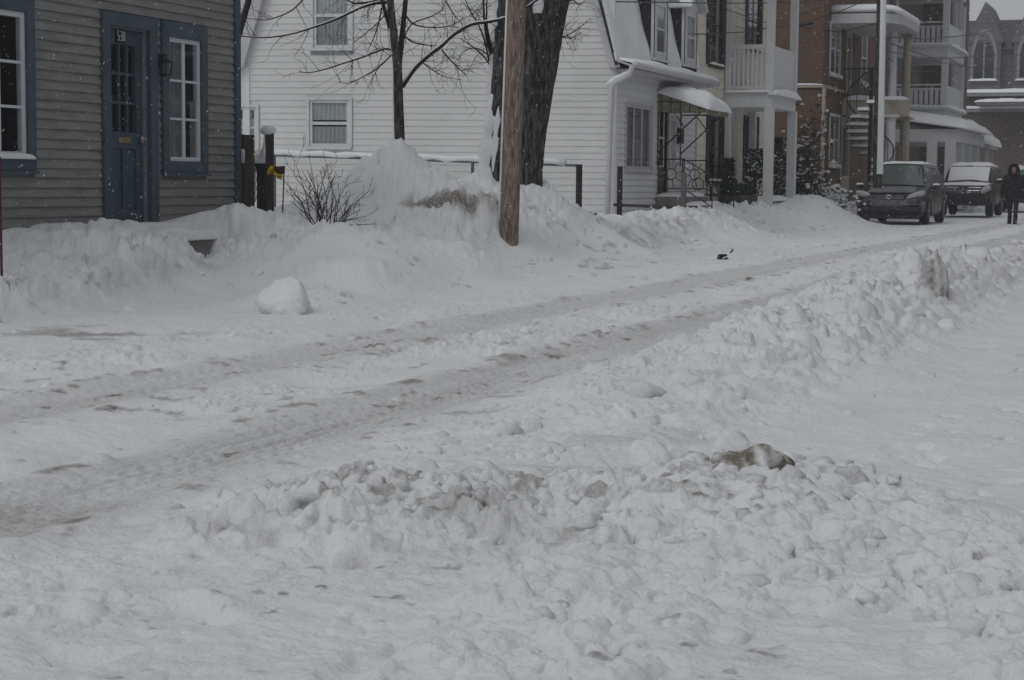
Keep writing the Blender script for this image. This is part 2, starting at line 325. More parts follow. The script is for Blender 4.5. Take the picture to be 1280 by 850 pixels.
def height(x, y):
    xL, left, rb, wr = masks(x, y)
    bank = np.interp(y, BH_Y, BH_Z); yard = np.interp(y, YH_Y, YH_Z)
    z = left*(bank + (yard-bank)*ss(-9.2, -10.2, x))
    z = z + rb*np.interp(y, RB_Y, RB_Z)*(.75+.5*vn(x, y, .9, 12)) + wr*.032*(.3+1.4*vn(x, y, .6, 13)) + .05*ss(-1.9, -1.5, x)
    mm = np.zeros_like(x)
    for (cx, cy, rx, ry, h, p) in MOUNDS:
        r = np.hypot((x-cx)/rx, (y-cy)/ry); r = r*(1+.18*(vn(x, y, .7, 21)-.5))
        g = np.exp(-r**p*.8); tgt = np.maximum(z, g*h + (1-g)*z); z = np.where(h > z, tgt, z); mm = np.maximum(mm, g)
    # pit in front of the doorstep
    z = z - .33*np.exp(-(((x+9.75)/.35)**2 + ((y-15.95)/.33)**2)**1.5)*left
    z = z - .15*np.exp(-(((x+9.25)/.45)**2 + ((y-15.35)/.42)**2)**1.3)*left
    road = (1-left)*(1-rb)*(1-np.clip(wr*1.2, 0, 1))*ss(-2.2, -3.0, x)*ss(3.4, 4.6, y)
    onroad = road*ss(-7.4, -6.6, x)
    # wheel ruts, tread, loose snow pushed up between them
    me = .10*(fbm(y, y*0+1.7, 5, 3, 31)-.5)
    for i, rx in enumerate(RUTS):
        d = x-rx-me
        rut = np.exp(-(d/.24)**4)
        z = z - road*rut*.017 + road*.020*np.exp(-((np.abs(d)-.36)/.10)**2)*(.3+1.2*fbm(x, y, .35, 3, 33))
        z = z + road*rut*.007*np.sin(x*88+2*vn(x, y, .4, 3))*(.3+vn(x, y, 1.3, 77)) + road*rut*.005*np.sin(y*52+3*np.sin(x*40))*vn(x, y, .8, 78)
    z = z + road*.022*np.exp(-((x+6.0-me)/.25)**2)*0
    for rx in (-4.75, -6.15, -4.05, -5.75): z = z - road*.018*np.exp(-((x-rx-me*2)/.12)**2)*ss(.35, .65, vn(x, y, 4, int(90+rx*4)))
    mid = np.exp(-((x+4.42-me)/.38)**2) + .7*np.exp(-((x+6.15-me)/.5)**2) + .35
    z = z + road*mid*(.055*(fbm(x, y, .5, 4, 41)-.42) + .045*lump(x, y, .12, 42)*ss(.48, .72, fbm(x, y, 1.1, 3, 43)) + .02*lump(x, y, .05, 44)*ss(.5, .7, fbm(x, y, .7, 3, 45)))
    # lumps of ploughed snow
    A = np.clip(np.maximum(left, .8*mm*(x < -7))*(.65+.35*np.exp(-((x-xL+.5)/.9)**2))*(1-.4*mm*((x < -9.3) & (y < 19.2))), 0, 1)*np.where((y > 19.2) & (y < 31), ss(-12.2, -11.2, x), ss(-10.3, -9.6, x))
    rbm = np.clip(rb*1.15, 0, 1)*np.clip(np.interp(y, RB_Y, RB_Z)*4, 0, 1)
    wm = np.clip(wr*1.3, 0, 1)
    nearz = np.clip(1-left, 0, 1)*(1-road)*ss(6.5, 6.2, y)
    sel = (A + rbm + wm + nearz > .004) & (np.hypot(x, y) < 75)
    def lm(s_, k_): o_ = np.zeros_like(x); o_[sel] = lump(x[sel], y[sel], s_, k_); return o_
    big = lm(.34, 51); md = lm(.17, 54); sm = lm(.085, 58); ti = lm(.042, 61); big[~sel] = .35
    rough = .35 + .65*ss(.35, .62, fbm(x, y, 1.0, 3, 64))
    z = z + A*rough*(.13*(big-.35) + .10*md + .050*sm + .020*ti)
    z = z + rbm*(.13*(big-.35) + .10*md*rough + .040*sm + .018*ti)
    z = z + wm*(.045*(big-.35) + .062*md*rough + .026*sm + .012*ti)
    near = np.clip(1-left, 0, 1)*(1-road)*(1-rbm)*(1-wm)
    soft = .25+.75*ss(.36, .6, fbm(x, y, .75, 3, 66))
    z = z + near*(.07*(fbm(x, y, .8, 4, 67)-.5) + ss(6.3, 5.0, y)*soft*(.042*md + .018*sm + .007*ti) + ss(5.0, 6.3, y)*(.010*lump(x, y, .12, 68)*ss(.5, .66, fbm(x, y, .8, 3, 69))))
    # half-melted hollows in the foreground
    z = z - near*ss(6.3, 5.0, y)*.035*ss(.68, .84, fbm(x, y, .28, 3, 87))
    # footprints on the near pavement
    z = z - near*ss(5.5, 6.5, y)*.035*ss(.62, .78, lump(x, y, .33, 88, .5))*ss(-1.3, -.9, x)
    z = z + mm*left*(.10*(lump(x, y, .42, 120)-.4)*ss(.35, .65, fbm(x, y, .9, 3, 121)) + .05*(fbm(x, y, .45, 4, 122)-.5))
    z = z + .05*(fbm(x, y, 1.4, 4, 73)-.5)*(left*.9+.1) + .010*(fbm(x, y, .10, 4, 74)-.5)
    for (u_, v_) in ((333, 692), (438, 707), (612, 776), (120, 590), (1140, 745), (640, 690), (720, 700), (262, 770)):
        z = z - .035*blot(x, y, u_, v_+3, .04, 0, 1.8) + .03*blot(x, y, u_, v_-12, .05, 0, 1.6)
    return z
def blot(x, y, u, v, r, zz=0.0, asp=1.0):
    p = pz(u, v, zz); return np.exp(-(((x-p.x)/(r*asp))**2 + ((y-p.y)/r)**2)**1.5)
def dirt_shade(x, y):
    xL, left, rb, wr = masks(x, y)
    road = (1-left)*(1-rb)*(1-np.clip(wr*1.2, 0, 1))*ss(-2.2, -3.0, x)*ss(3.4, 4.6, y)
    me = .10*(fbm(y, y*0+1.7, 5, 3, 31)-.5); d = np.zeros_like(x)
    for i, rx in enumerate(RUTS):
        q = x-rx-me
        d += road*np.exp(-(q/.38)**4)*(.11+.28*fbm(x*5, y*.3, .5, 4, 101+i))*(1.0 if i == 0 else .85)
        d += road*np.exp(-((np.abs(q)-.36)/.10)**2)*.55*ss(.60, .74, fbm(x, y, .16, 4, 103))
    d += road*.02 + road*.5*ss(.68, .80, fbm(x, y, .14, 4, 105))*ss(.45, .6, fbm(x, y, 1.5, 3, 106))
    face = np.exp(-((x-xL+.22)/.16)**2)*left
    face = np.maximum(face, .8*np.exp(-((x-xL+.45)/.22)**2)*left*(y > 23))
    d += face*.95*ss(.40, .58, fbm(x*1.5, y*1.5, .35, 4, 107))*(.55*ss(11.6, 12.3, y)*ss(15.6, 14.8, y) + 1.25*ss(23.5, 25, y)*ss(38, 34, y))
    bank = left*ss(-10.0, -9.2, x)
    d += bank*.30*ss(.60, .72, fbm(x, y, .7, 4, 109))*ss(10, 12, y)*(.3+.7*ss(22, 24, y))
    d += rb*(.10 + .40*ss(.60, .74, fbm(x, y, .45, 4, 111)))*(.4+.6*ss(13, 20, y))
    d += np.clip(wr*1.2, 0, 1)*(.03+.28*ss(.56, .72, fbm(x, y, .3, 4, 113))+.5*ss(.62, .74, fbm(x, y, .09, 3, 114)))
    near = (1-left)*(1-road)*(1-rb)*(1-np.clip(wr*1.2, 0, 1))
    d += near*.18*ss(.74, .84, fbm(x, y, .22, 4, 115))*ss(7, 5, y) + near*.55*ss(.70, .78, fbm(x, y, .06, 3, 116))*ss(.5, .62, fbm(x, y, .5, 3, 118))*ss(7, 5, y)
    q = np.abs(np.hypot((x+9.3)/.55, (y-21.7)/.55)-1.15)/.30; d += .9*np.exp(-q**4)*ss(.1, .35, .5*(x+9.3)-.87*(y-21.7))*ss(.35, .6, fbm(x, y, .3, 4, 117))
    d += .25*blot(x, y, 20, 645, .3) + .6*blot(x, y, 120, 418, .55, 0, 1.3)*ss(.45, .6, fbm(x, y, .35, 3, 119)) + .3*blot(x, y, 335, 692, .05) + .3*blot(x, y, 440, 707, .05)  # last two blots put the dark of the dug hollows into the colour
    return np.clip(d, 0, 1)

def terrain():
    h0 = math.radians(21.3); half = math.radians(19.5)
    fine = np.linspace(h0-half, h0+half, 660); rest = np.linspace(h0+half, h0-half+2*PI, 130)[1:-1]
    th = np.concatenate([fine, rest])                  # angle to the left of the street's direction
    r = np.concatenate([np.geomspace(.15, 2.5, 22)[:-1], np.geomspace(2.5, 8, 520)[:-1], np.geomspace(8, 64, 400)[:-1], np.geomspace(64, 900, 26)])
    T, R = np.meshgrid(th, r); x = (-np.sin(T)*R).ravel(); y = (np.cos(T)*R).ravel()
    far = ss(70, 120, np.hypot(x, y))
    z = height(x, y)*(1-far) + .1*far; dd = dirt_shade(x, y)*(1-far)
    nt_, nr = len(th), len(r)
    I, J = np.meshgrid(np.arange(nr-1), np.arange(nt_), indexing='ij'); J2 = (J+1) % nt_
    F = np.stack([I*nt_+J, (I+1)*nt_+J, (I+1)*nt_+J2, I*nt_+J2], -1).reshape(-1, 4)[:, ::-1]
    F = F.copy()
    cx = x[F].mean(1); cy = y[F].mean(1)
    xL, left, rb, wr = masks(cx, cy)
    reg = np.zeros(len(F), int)
    reg[(cx < -3.0) & (left < .12) & (cy > 3.6)] = 1
    reg[(left >= .12) & (cx > -10.1) & (cy > 6) & (cy < 60)] = 2
    reg[(rb > .12) & (cy > 6.3) & (cy < 60)] = 3
    reg[(wr > .25) & (reg != 3)] = 4
    reg[(cx > -1.75) & (cx < .6) & (cy > 6.3) & (reg == 0)] = 5
    names = ['ground', 'street', 'snow_bank', 'snow_bank', 'snow_windrow', 'pavement']
    labs = ['deep white snow on the ground beyond the banks and in the foreground', 'packed snow street with two brownish wheel ruts', 'ploughed snow bank along the house side of the street', 'lumpy ploughed snow bank along the near kerb', 'low ridge of grey snow lumps across the foreground', 'smooth snow over the near pavement at right']
    co = np.stack([x, y, z], 1).astype('f')
    for k in range(6):
        f = F[reg == k]
        if len(f) == 0: continue
        u, inv = np.unique(f, return_inverse=True); me = bpy.data.meshes.new(names[k])
        me.vertices.add(len(u)); me.vertices.foreach_set('co', co[u].ravel()); me.loops.add(len(f)*4); me.loops.foreach_set('vertex_index', inv.ravel().astype('i'))
        me.polygons.add(len(f)); me.polygons.foreach_set('loop_start', np.arange(0, len(f)*4, 4, dtype='i')); me.polygons.foreach_set('loop_total', np.full(len(f), 4, 'i'))
        me.polygons.foreach_set('use_smooth', np.ones(len(f), bool)); me.update(calc_edges=True)
        at = me.attributes.new('dirt_shade', 'FLOAT', 'POINT'); at.data.foreach_set('value', dd[u].astype('f'))
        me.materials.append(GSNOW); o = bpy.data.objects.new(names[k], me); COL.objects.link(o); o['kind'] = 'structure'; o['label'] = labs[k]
terrain()
def gz(x, y): return float(height(np.array([x*1.0]), np.array([y*1.0]))[0])

# loose lumps lying on the banks: nobody could count them
def rubble(name, pts, label, seed):
    rnd = np.random.RandomState(seed); V = []; Fs = []; D = []; off = 0; protos = []
    for k in range(9):
        bm = bmesh.new(); bmesh.ops.create_icosphere(bm, subdivisions=3 if k < 5 else 2, radius=1)
        c = np.array([v.co[:] for v in bm.verts]); f = np.array([[v.index for v in q.verts] for q in bm.faces]); bm.free()
        n = np.zeros(len(c))
        for j in range(11):
            kx = rnd.normal(0, 1.6+.8*j, 3); n += np.sin(c@kx + rnd.uniform(0, 6))*(.16/(1+.35*j))
        for j in range(7):
            pn = rnd.normal(0, 1, 3); pn /= np.linalg.norm(pn); ov = c@pn - rnd.uniform(.5, .85); c = c - np.clip(ov, 0, None)[:, None]*pn[None]*.85
        c = c*(1+n*.8)[:, None]; protos.append((c, f))
    for (x, y, s, dv) in pts:
        c, f = protos[rnd.randint(0, 5)] if s > .06 else protos[rnd.randint(5, 9)]
        sc = s*rnd.uniform(.7, 1.25, 3)*np.array([1, 1, .8]); q = c*sc
        a, b = rnd.uniform(0, 6.28), rnd.normal(0, .35); Rz = np.array([[math.cos(a), -math.sin(a), 0], [math.sin(a), math.cos(a), 0], [0, 0, 1]]); Rx = np.array([[1, 0, 0], [0, math.cos(b), -math.sin(b)], [0, math.sin(b), math.cos(b)]])
        q = q@Rx.T@Rz.T; V.append((q, x, y, s)); Fs.append(f+off); off += len(c); D.append(np.full(len(c), dv))
    xs = np.array([p[0] for p in pts]); ys = np.array([p[1] for p in pts]); zs = height(xs, ys)
    V = np.concatenate([q + np.array([x, y, zz-.34*s]) for (q, x, y, s), zz in zip(V, zs)]); Fs = np.concatenate(Fs); D = np.concatenate(D)
    me = bpy.data.meshes.new(name); me.vertices.add(len(V)); me.vertices.foreach_set('co', V.astype('f').ravel()); me.loops.add(len(Fs)*3); me.loops.foreach_set('vertex_index', Fs.ravel().astype('i'))
    me.polygons.add(len(Fs)); me.polygons.foreach_set('loop_start', np.arange(0, len(Fs)*3, 3, dtype='i')); me.polygons.foreach_set('loop_total', np.full(len(Fs), 3, 'i')); me.polygons.foreach_set('use_smooth', np.ones(len(Fs), bool)); me.update(calc_edges=True)
    at = me.attributes.new('dirt_shade', 'FLOAT', 'POINT'); at.data.foreach_set('value', D.astype('f'))
    me.materials.append(GSNOW); o = bpy.data.objects.new(name, me); COL.objects.link(o); o['kind'] = 'stuff'; tag(o, label, 'snow')
R_ = random.Random(11)
pts = []
for i in range(420):                                   # near kerb bank
    y = 6.2 + 34*R_.random()**1.7; x = -2.42 + R_.gauss(0, .40); s = min(.17, R_.lognormvariate(-3.25, .5))*(.8+.5*min(1, y/18)); pts.append((x, y, s, max(0, R_.gauss(.05, .09)) + (.15*R_.random() if y > 15 else 0)))
rubble('snow_lumps', pts, 'loose white snow lumps tumbled over the near kerb bank', 1)
pts = []
for i in range(170):                                   # windrow
    t = R_.random(); k = min(3, int(t*4)); q = t*4-k; ax, ay = WIND[k]; bx, by = WIND[k+1]
    pts.append((ax+(bx-ax)*q+R_.gauss(0, .20), ay+(by-ay)*q+R_.gauss(0, .30), min(.06, R_.lognormvariate(-3.6, .45)), max(0, R_.gauss(.08, .14))))
for i in range(90): pts.append((-1.38+R_.gauss(0, .22), 5.95+R_.gauss(0, .2), min(.075, R_.lognormvariate(-3.4, .45)), max(0, R_.gauss(.16, .14))))
for i in range(110): pts.append((-.45+R_.gauss(0, .5), 4.5+R_.gauss(0, .35), min(.06, R_.lognormvariate(-3.5, .4)), max(0, R_.gauss(.06, .1))))
rubble('snow_lumps', pts, 'loose greyish snow lumps tumbled along the foreground ridge', 2)
pts = []
for i in range(380):                                   # house side bank
    y = 10 + 38*R_.random()**1.2; x = float(toe(np.array([y]))[0]) - .35 + R_.gauss(0, .42); s = min(.15, R_.lognormvariate(-3.2, .5)); pts.append((x, y, s, max(0, R_.gauss(.02, .10)) + (.12*R_.random() if y > 23 else 0)))
for i in range(40): pts.append((-7.25+R_.gauss(0, .35), 13.1+R_.gauss(0, .35), min(.06, R_.lognormvariate(-3.5, .4)), 0))
for i in range(240):                                   # crumbs beside the ruts
    y = 5 + 30*R_.random()**1.6; x = R_.choice((-4.15, -4.75, -5.65, -3.2, -4.45, -6.3)) + R_.gauss(0, .13); pts.append((x, y, min(.05, R_.lognormvariate(-3.8, .45)), max(0, R_.gauss(.16, .16))))
rubble('snow_lumps', pts, 'loose snow lumps along the foot of the house side bank', 3)
def blk(name, label, u, v, d, rx, ry, rz, dirtv, seed, jit=.16, flat=None, sub=4):
    p = pd(u, v, d); mb = MB().ball((0, 0, 0), (rx, ry, rz), sub, jit, seed); rr = random.Random(seed)
    nz = np.array(mb.v); kk = np.random.RandomState(seed); am = np.zeros(len(nz))
    for j in range(14): am += np.sin(nz@(kk.normal(0, 1, 3)*(9+5*j)/max(rx, .1)*.25) + kk.uniform(0, 6))*(.045/(1+.15*j))
    mb.v = [tuple(q) for q in nz*(1+am)[:, None]]
    if flat: mb.v = [flat(*q) for q in mb.v]
    o = mb.build(name, GSNOW, None, True); a = rr.uniform(0, 6)
    at = o.data.attributes.new('dirt_shade', 'FLOAT', 'POINT')
    at.data.foreach_set('value', [max(0, min(1, dirtv*(.72+.45*math.sin(q[0]*4/rx+seed)*math.sin(q[2]*3/rz+seed*2)+.25*math.sin(q[0]*11/rx+q[1]*8/ry)))) for q in mb.v])
    o.location = p; tag(o, label, 'snow lump'); return o
blk('snow_lump', 'brown dirty snow lump on top of the foreground ridge', 942, 586, 5.95, .125, .11, .075, 1.0, 3, .22)
blk('snow_lump', 'rounded snow lump half buried at the foot of the grey house bank', 357, 379, 14.5, .215, .20, .19, .0, 4, .07)
blk('snow_lump', 'upright wedge of snow with grey stripes on the near bank', 1163, 354, 14.4, .19, .14, .24, .62, 5, .10, lambda x, y, z: (x*(1-.62*(z+.25)/.5)+.06*(z+.25), y, z))
blk('snow_lump', 'pale slab of snow standing behind the striped wedge', 1139, 347, 14.9, .13, .10, .23, .03, 6, .10)
blk('snow_lump', 'large grey snow lump at the right end of the foreground ridge', 1000, 640, 5.6, .14, .12, .09, .12, 8, .2)
blk('snow_lump', 'dirty snow lump beside the utility pole foot at the bank', 345+400, 335, 22.5, .2, .18, .13, .35, 9)
# ------------------------------------------------------------------ windows and lap siding
def window(par, W, a0, a1, z0, z1, fw=.05, cols=1, rows=2, frame='pvc', trim=None, tw=.08, sill=True, curtains=(), depth=.10, d=0, panes='window', snow=False, seed=0, mun=.018, snow_h=.05):
    """a part 'window' (its frame) with muntins, panes, curtain and sill below it"""
    mb = MB(); lo, hi = d-min(depth, .05), d+.012
    for q in ((a0, a0+fw, z0, z1), (a1-fw, a1, z0, z1), (a0+fw, a1-fw, z0, z0+fw), (a0+fw, a1-fw, z1-fw, z1)): W.box(mb, *q, lo, hi)
    f = mb.build('window', M[frame], par)
    if trim:
        mb = MB(); t0 = d+.003
        for q in ((a0-tw, a0-.002, z0-tw, z1+tw), (a1+.002, a1+tw, z0-tw, z1+tw), (a0-.002, a1+.002, z1+.002, z1+tw), (a0-.002, a1+.002, z0-tw, z0-.002)): W.box(mb, *q, t0, d+.045)
        mb.build('trim', M[trim], f)
    ia0, ia1, iz0, iz1 = a0+fw, a1-fw, z0+fw, z1-fw
    for c in range(cols):
        for r in range(rows):
            pa0 = ia0+(ia1-ia0)*c/cols + (mun if c else 0); pa1 = ia0+(ia1-ia0)*(c+1)/cols - (mun if c < cols-1 else 0)
            pz0 = iz0+(iz1-iz0)*r/rows + (mun if r else 0); pz1 = iz0+(iz1-iz0)*(r+1)/rows - (mun if r < rows-1 else 0)
            g = MB(); W.box(g, pa0-.004, pa1+.004, pz0-.004, pz1+.004, d-.010, d-.006); g.build('pane', GLASS, f)
    if cols*rows > 1:
        mb = MB()
        for c in range(1, cols): x = ia0+(ia1-ia0)*c/cols; W.box(mb, x-mun, x+mun, iz0, iz1, d-.03, d+.004)
        for r in range(1, rows):
            z = iz0+(iz1-iz0)*r/rows
            for c in range(cols): W.box(mb, ia0+(ia1-ia0)*c/cols+(mun if c else 0), ia0+(ia1-ia0)*(c+1)/cols-(mun if c < cols-1 else 0), z-mun, z+mun, d-.032, d+.002)
        mb.build('mullion', M[frame], f)
    for (c0, c1, y0, y1, m) in curtains:
        mb = MB(); n = 26; rings = []
        for i in range(n+1):
            a = ia0+(ia1-ia0)*(c0+(c1-c0)*i/n); q = d-.034+.010*math.sin(i*1.9+seed); rings.append([W.p(a, iz0+(iz1-iz0)*y0, q), W.p(a, iz0+(iz1-iz0)*y1, q)])
        mb.loft(rings, closed=False); mb.build('curtain', M[m], f)
    if sill:
        mb = MB(); W.box(mb, a0-tw*.8, a1+tw*.8, z0-.055, z0-.003, d+.046 if trim else d+.003, d+.09); s = mb.build('sill', M[trim or frame], f)
        if snow: pillow(MB(), W.p(a0-tw*.5, z0+.003, d+.022), W.e*(a1-a0+tw), W.n*.075, UP, snow_h, 12, 6, seed).build('sill_snow', SNOW, f, True)
    return f
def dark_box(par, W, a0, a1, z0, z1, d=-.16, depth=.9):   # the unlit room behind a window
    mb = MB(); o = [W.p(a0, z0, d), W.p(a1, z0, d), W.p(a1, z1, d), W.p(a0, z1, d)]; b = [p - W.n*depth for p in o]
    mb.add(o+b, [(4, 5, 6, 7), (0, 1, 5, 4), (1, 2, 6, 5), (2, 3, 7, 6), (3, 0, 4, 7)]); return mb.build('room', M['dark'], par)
def siding(mb, W, a0, a1, z0, z1, pitch, holes=(), d=0, slope=None, lip=.015):
    """lapped boards as real wedges; slope(z) may narrow the run at a gable"""
    z = z0
    while z < z1-.01:
        b0, b1 = (a0, a1) if slope is None else slope(z+pitch/2)
        t = min(z+pitch*1.02, z1); segs = [(b0, b1)]
        for h in holes:
            if h[2] < t-.02 and h[3] > z+.02:
                ns = []
                for (s, e) in segs:
                    if h[0] > s: ns.append((s, min(e, h[0])))
                    if h[1] < e: ns.append((max(s, h[1]), e))
                segs = ns
        for (s, e) in segs:
            if e-s > .01: mb.hexa([W.p(s, z, d), W.p(e, z, d), W.p(e, z, d+lip), W.p(s, z, d+lip), W.p(s, t, d), W.p(e, t, d), W.p(e, t, d+.002), W.p(s, t, d+.002)])
        z += pitch
    return mb

# ------------------------------------------------------------------ grey clapboard house at left
GX = -10.46
def grey_house():
    W = Wall((GX, 0, 0), (0, 1, 0), (1, 0, 0)); Y1 = 18.02; Y0 = 8.0; ZT = 4.6
    t = thing('clapboard_house', 'grey clapboard house with blue trim and blue front door, at the left', 'house', (GX-2.5, 13, 0))
    wl = (13.22, 14.02, 1.30, 2.66); wr = (16.50, 17.16, 1.30, 2.63); dr = (15.42, 16.12, .62, 2.65)
    holes = [wl, wr, (15.42, 16.12, .62, 2.65)]
    core = W.core(MB(), Y0, Y1-.002, -.4, ZT, [wl, wr, dr], .15, -.025)
    core.box(GX-6, GX-.176, Y1-.15, Y1-.001, -.4, ZT); core.box(GX-6, GX-.176, Y0, Y0+.15, -.4, ZT); core.box(GX-6.15, GX-6.001, Y0, Y1-.001, -.4, ZT)
    core.build('wall', M['clap'], t)
    r = MB()
    r.hexa([(GX+.45, Y0-.3, ZT), (GX+.45, Y1+.3, ZT), (GX-3.1, Y1+.3, ZT+2.6), (GX-3.1, Y0-.3, ZT+2.6), (GX+.45, Y0-.3, ZT+.15), (GX+.45, Y1+.3, ZT+.15), (GX-3.1, Y1+.3, ZT+2.75), (GX-3.1, Y0-.3, ZT+2.75)])
    r.hexa([(GX-3.101, Y0-.3, ZT+2.6), (GX-3.101, Y1+.3, ZT+2.6), (GX-6.6, Y1+.3, ZT), (GX-6.6, Y0-.3, ZT), (GX-3.101, Y0-.3, ZT+2.75), (GX-3.101, Y1+.3, ZT+2.75), (GX-6.6, Y1+.3, ZT+.15), (GX-6.6, Y0-.3, ZT+.15)])
    for y in (Y0+.02, Y1-.12): r.add([(GX-.1, y, ZT), (GX-6, y, ZT), (GX-3.1, y, ZT+2.6), (GX-.1, y+.08, ZT), (GX-6, y+.08, ZT), (GX-3.1, y+.08, ZT+2.6)], [(0, 1, 2), (5, 4, 3), (0, 2, 5, 3), (1, 4, 5, 2), (0, 3, 4, 1)])
    r.build('roof', M['roof'], t)
    # each board in view is a piece of its own
    pit = .0947; cut = [(wl[0]-.13, wl[1]+.125, wl[2]-.13, 2.80), (15.27, 16.28, .0, 2.80), (16.385, 17.285, 1.175, 2.80)]
    rnd = random.Random(4); z = .35; base = {}
    while z < 3.45:
        segs = [(12.0, Y1-.10)]
        for h in cut:
            if h[2] < z+pit-.02 and h[3] > z+.02:
                ns = []
                for (s, e) in segs:
                    if h[0] > s: ns.append((s, min(e, h[0])))
                    if h[1] < e: ns.append((max(s, h[1]), e))
                segs = ns
        for (s, e) in segs:
            if e-s < .02: continue
            if e-s > 2.2: k = s+(e-s)*rnd.uniform(.35, .65); parts = [(s, k-.001), (k+.001, e)]
            else: parts = [(s, e)]
            for (s2, e2) in parts:
                if s2 < 12.05 and e2 < 12.9: continue
                j = rnd.uniform(-.002, .002); dd = rnd.uniform(0, .003)
                MB().hexa([W.p(s2, z+j, -.02), W.p(e2, z+j+rnd.uniform(-.002, .002), -.02), W.p(e2, z+j, .008+dd), W.p(s2, z+j, .008+dd), W.p(s2, z+pit*1.03, -.02), W.p(e2, z+pit*1.03, -.02), W.p(e2, z+pit*1.03, -.012), W.p(s2, z+pit*1.03, -.012)]).build('clapboard', M['clap'], t)
        z += pit
    o = siding(MB(), W, Y0+.1, Y1-.10, z, ZT, pit, d=-.018); siding(o, W, Y0+.1, 12.0, .35, z-.001, pit, d=-.018); o.build('upper_siding', M['clap'], t)['kind'] = 'stuff'
    mb = MB(); W.box(mb, Y1-.10, Y1+.012, -.3, ZT, -.02, .03); mb.box(GX-.12, GX-.021, Y1+.001, Y1+.03, -.3, ZT); mb.build('corner_board', M['blue'], t)
    # door frame, door
    mb = MB()
    for q in ((15.27, 15.40, .55, 2.66), (16.14, 16.28, .55, 2.66), (15.27, 16.28, 2.661, 2.80)): W.box(mb, *q, -.02, .035)
    mb.build('door_frame', M['blue'], t)
    D = MB(); W.box(D, 15.401, 15.55, .63, 2.659, -.11, -.06); W.box(D, 15.99, 16.139, .63, 2.659, -.11, -.06); W.box(D, 15.551, 15.989, 2.49, 2.659, -.11, -.06); W.box(D, 15.551, 15.989, 1.42, 1.59, -.11, -.06); W.box(D, 15.551, 15.989, .63, .78, -.11, -.06)
    W.box(D, 15.74, 15.80, .781, 1.419, -.11, -.062)
    door = D.build('door', M['bdoor'], t)
    for (a, b) in ((15.552, 15.738), (15.802, 15.988)):
        pm = MB(); W.box(pm, a, b, .782, 1.418, -.105, -.082); pm.build('panel', M['bdoor'], door)
    cw = (15.989-15.551)/3
    for c in range(3):
        for r_ in range(3):
            g = MB(); W.box(g, 15.551+c*cw+.012, 15.551+(c+1)*cw-.012, 1.591+r_*.30+.012, 1.591+(r_+1)*.30-.014, -.095, -.09); g.build('pane', GLASS, door)
    mu = MB()
    for c in (1, 2): W.box(mu, 15.551+c*cw-.016, 15.551+c*cw+.016, 1.591, 2.489, -.10, -.064)
    for r_ in (1, 2):
        for c in range(3): W.box(mu, 15.551+c*cw+(.017 if c else 0), 15.551+(c+1)*cw-(.017 if c < 2 else 0), 1.591+r_*.30-.014, 1.591+r_*.30+.014, -.10, -.066)
    mu.build('muntin', M['bdoor'], door)
    x = MB(); W.box(x, 15.66, 15.88, 1.475, 1.535, -.06, -.05); x.build('mail_slot', M['brass'], door)
    k = MB(); c = W.p(16.06, 1.50, -.03); k.ball(c, (.03, .03, .03), 2); k.tube([W.p(16.06, 1.50, -.065), W.p(16.06, 1.50, -.03)], .014, 8); k.build('door_knob', M['rim'], door, True)
    x = MB(); W.box(x, 15.63, 15.80, 2.51, 2.645, -.058, -.045); pl = x.build('number_plate', M['plate'], t)
    SEG = {'5': 'afgcd', '3': 'abgcd', '0': 'abcdef'}
    x = MB()
    for i, ch in enumerate('530'):
        a = 15.644+i*.051; b = a+.033; zt, zm, zb = 2.630, 2.578, 2.526; s_ = .009
        for g in SEG[ch]:
            q = {'a': (a, b, zt-s_, zt), 'g': (a, b, zm-s_/2, zm+s_/2), 'd': (a, b, zb, zb+s_), 'f': (a, a+s_, zm, zt), 'b': (b-s_, b, zm, zt), 'e': (a, a+s_, zb, zm), 'c': (b-s_, b, zb, zm)}[g]
            W.box(x, *q, -.046, -.040)
    x.build('digits', M['white'], pl)
    dark_box(t, W, 15.45, 16.09, .7, 2.6, -.18)
    # windows: casements of three lights
    window(t, W, wl[0], wl[1], wl[2], wl[3], .05, 2, 3, 'pvc', None, snow=True, seed=3, d=.0, sill=False, mun=.013)
    window(t, W, wr[0], wr[1], wr[2], wr[3], .045, 2, 3, 'pvc', None, sill=False, d=.0, mun=.013, curtains=[(0, .47, 0, 1, 'lace2'), (.85, 1, 0, .5, 'lace2')], seed=5)
    c = MB(); W.box(c, 16.5+.303, 16.5+.357, wr[2]+.046, wr[3]-.046, -.005, .007); c.build('mullion', M['pvc'], t)
    c = MB(); W.box(c, wl[0]+.37, wl[0]+.43, wl[2]+.051, wl[3]-.051, -.005, .007); c.build('mullion', M['pvc'], t)
    for h in (wl, wr):
        mb = MB(); dark_box(t, W, h[0]+.005, h[1]-.005, h[2]+.005, h[3]-.005, -.055)
        for q in ((h[0]-.125, h[0]-.002, h[2]-.13, 2.80), (h[1]+.002, h[1]+.125, h[2]-.13, 2.80), (h[0]-.002, h[1]+.002, h[3]+.002, 2.80), (h[0]-.002, h[1]+.002, h[2]-.13, h[2]-.002)): W.box(mb, *q, -.02, .04)
        mb.build('window_trim', M['blue'], t)
        s = MB(); W.box(s, h[0]-.13, h[1]+.13, h[2]-.16, h[2]-.132, -.02, .07); s.build('sill', M['blue'], t)
    pillow(MB(), W.p(wl[0]-.04, wl[2]-.01, .02), (0, .9, 0), (.06, 0, 0), UP, .05, 16, 6, 2).build('sill_snow', SNOW, t, True)
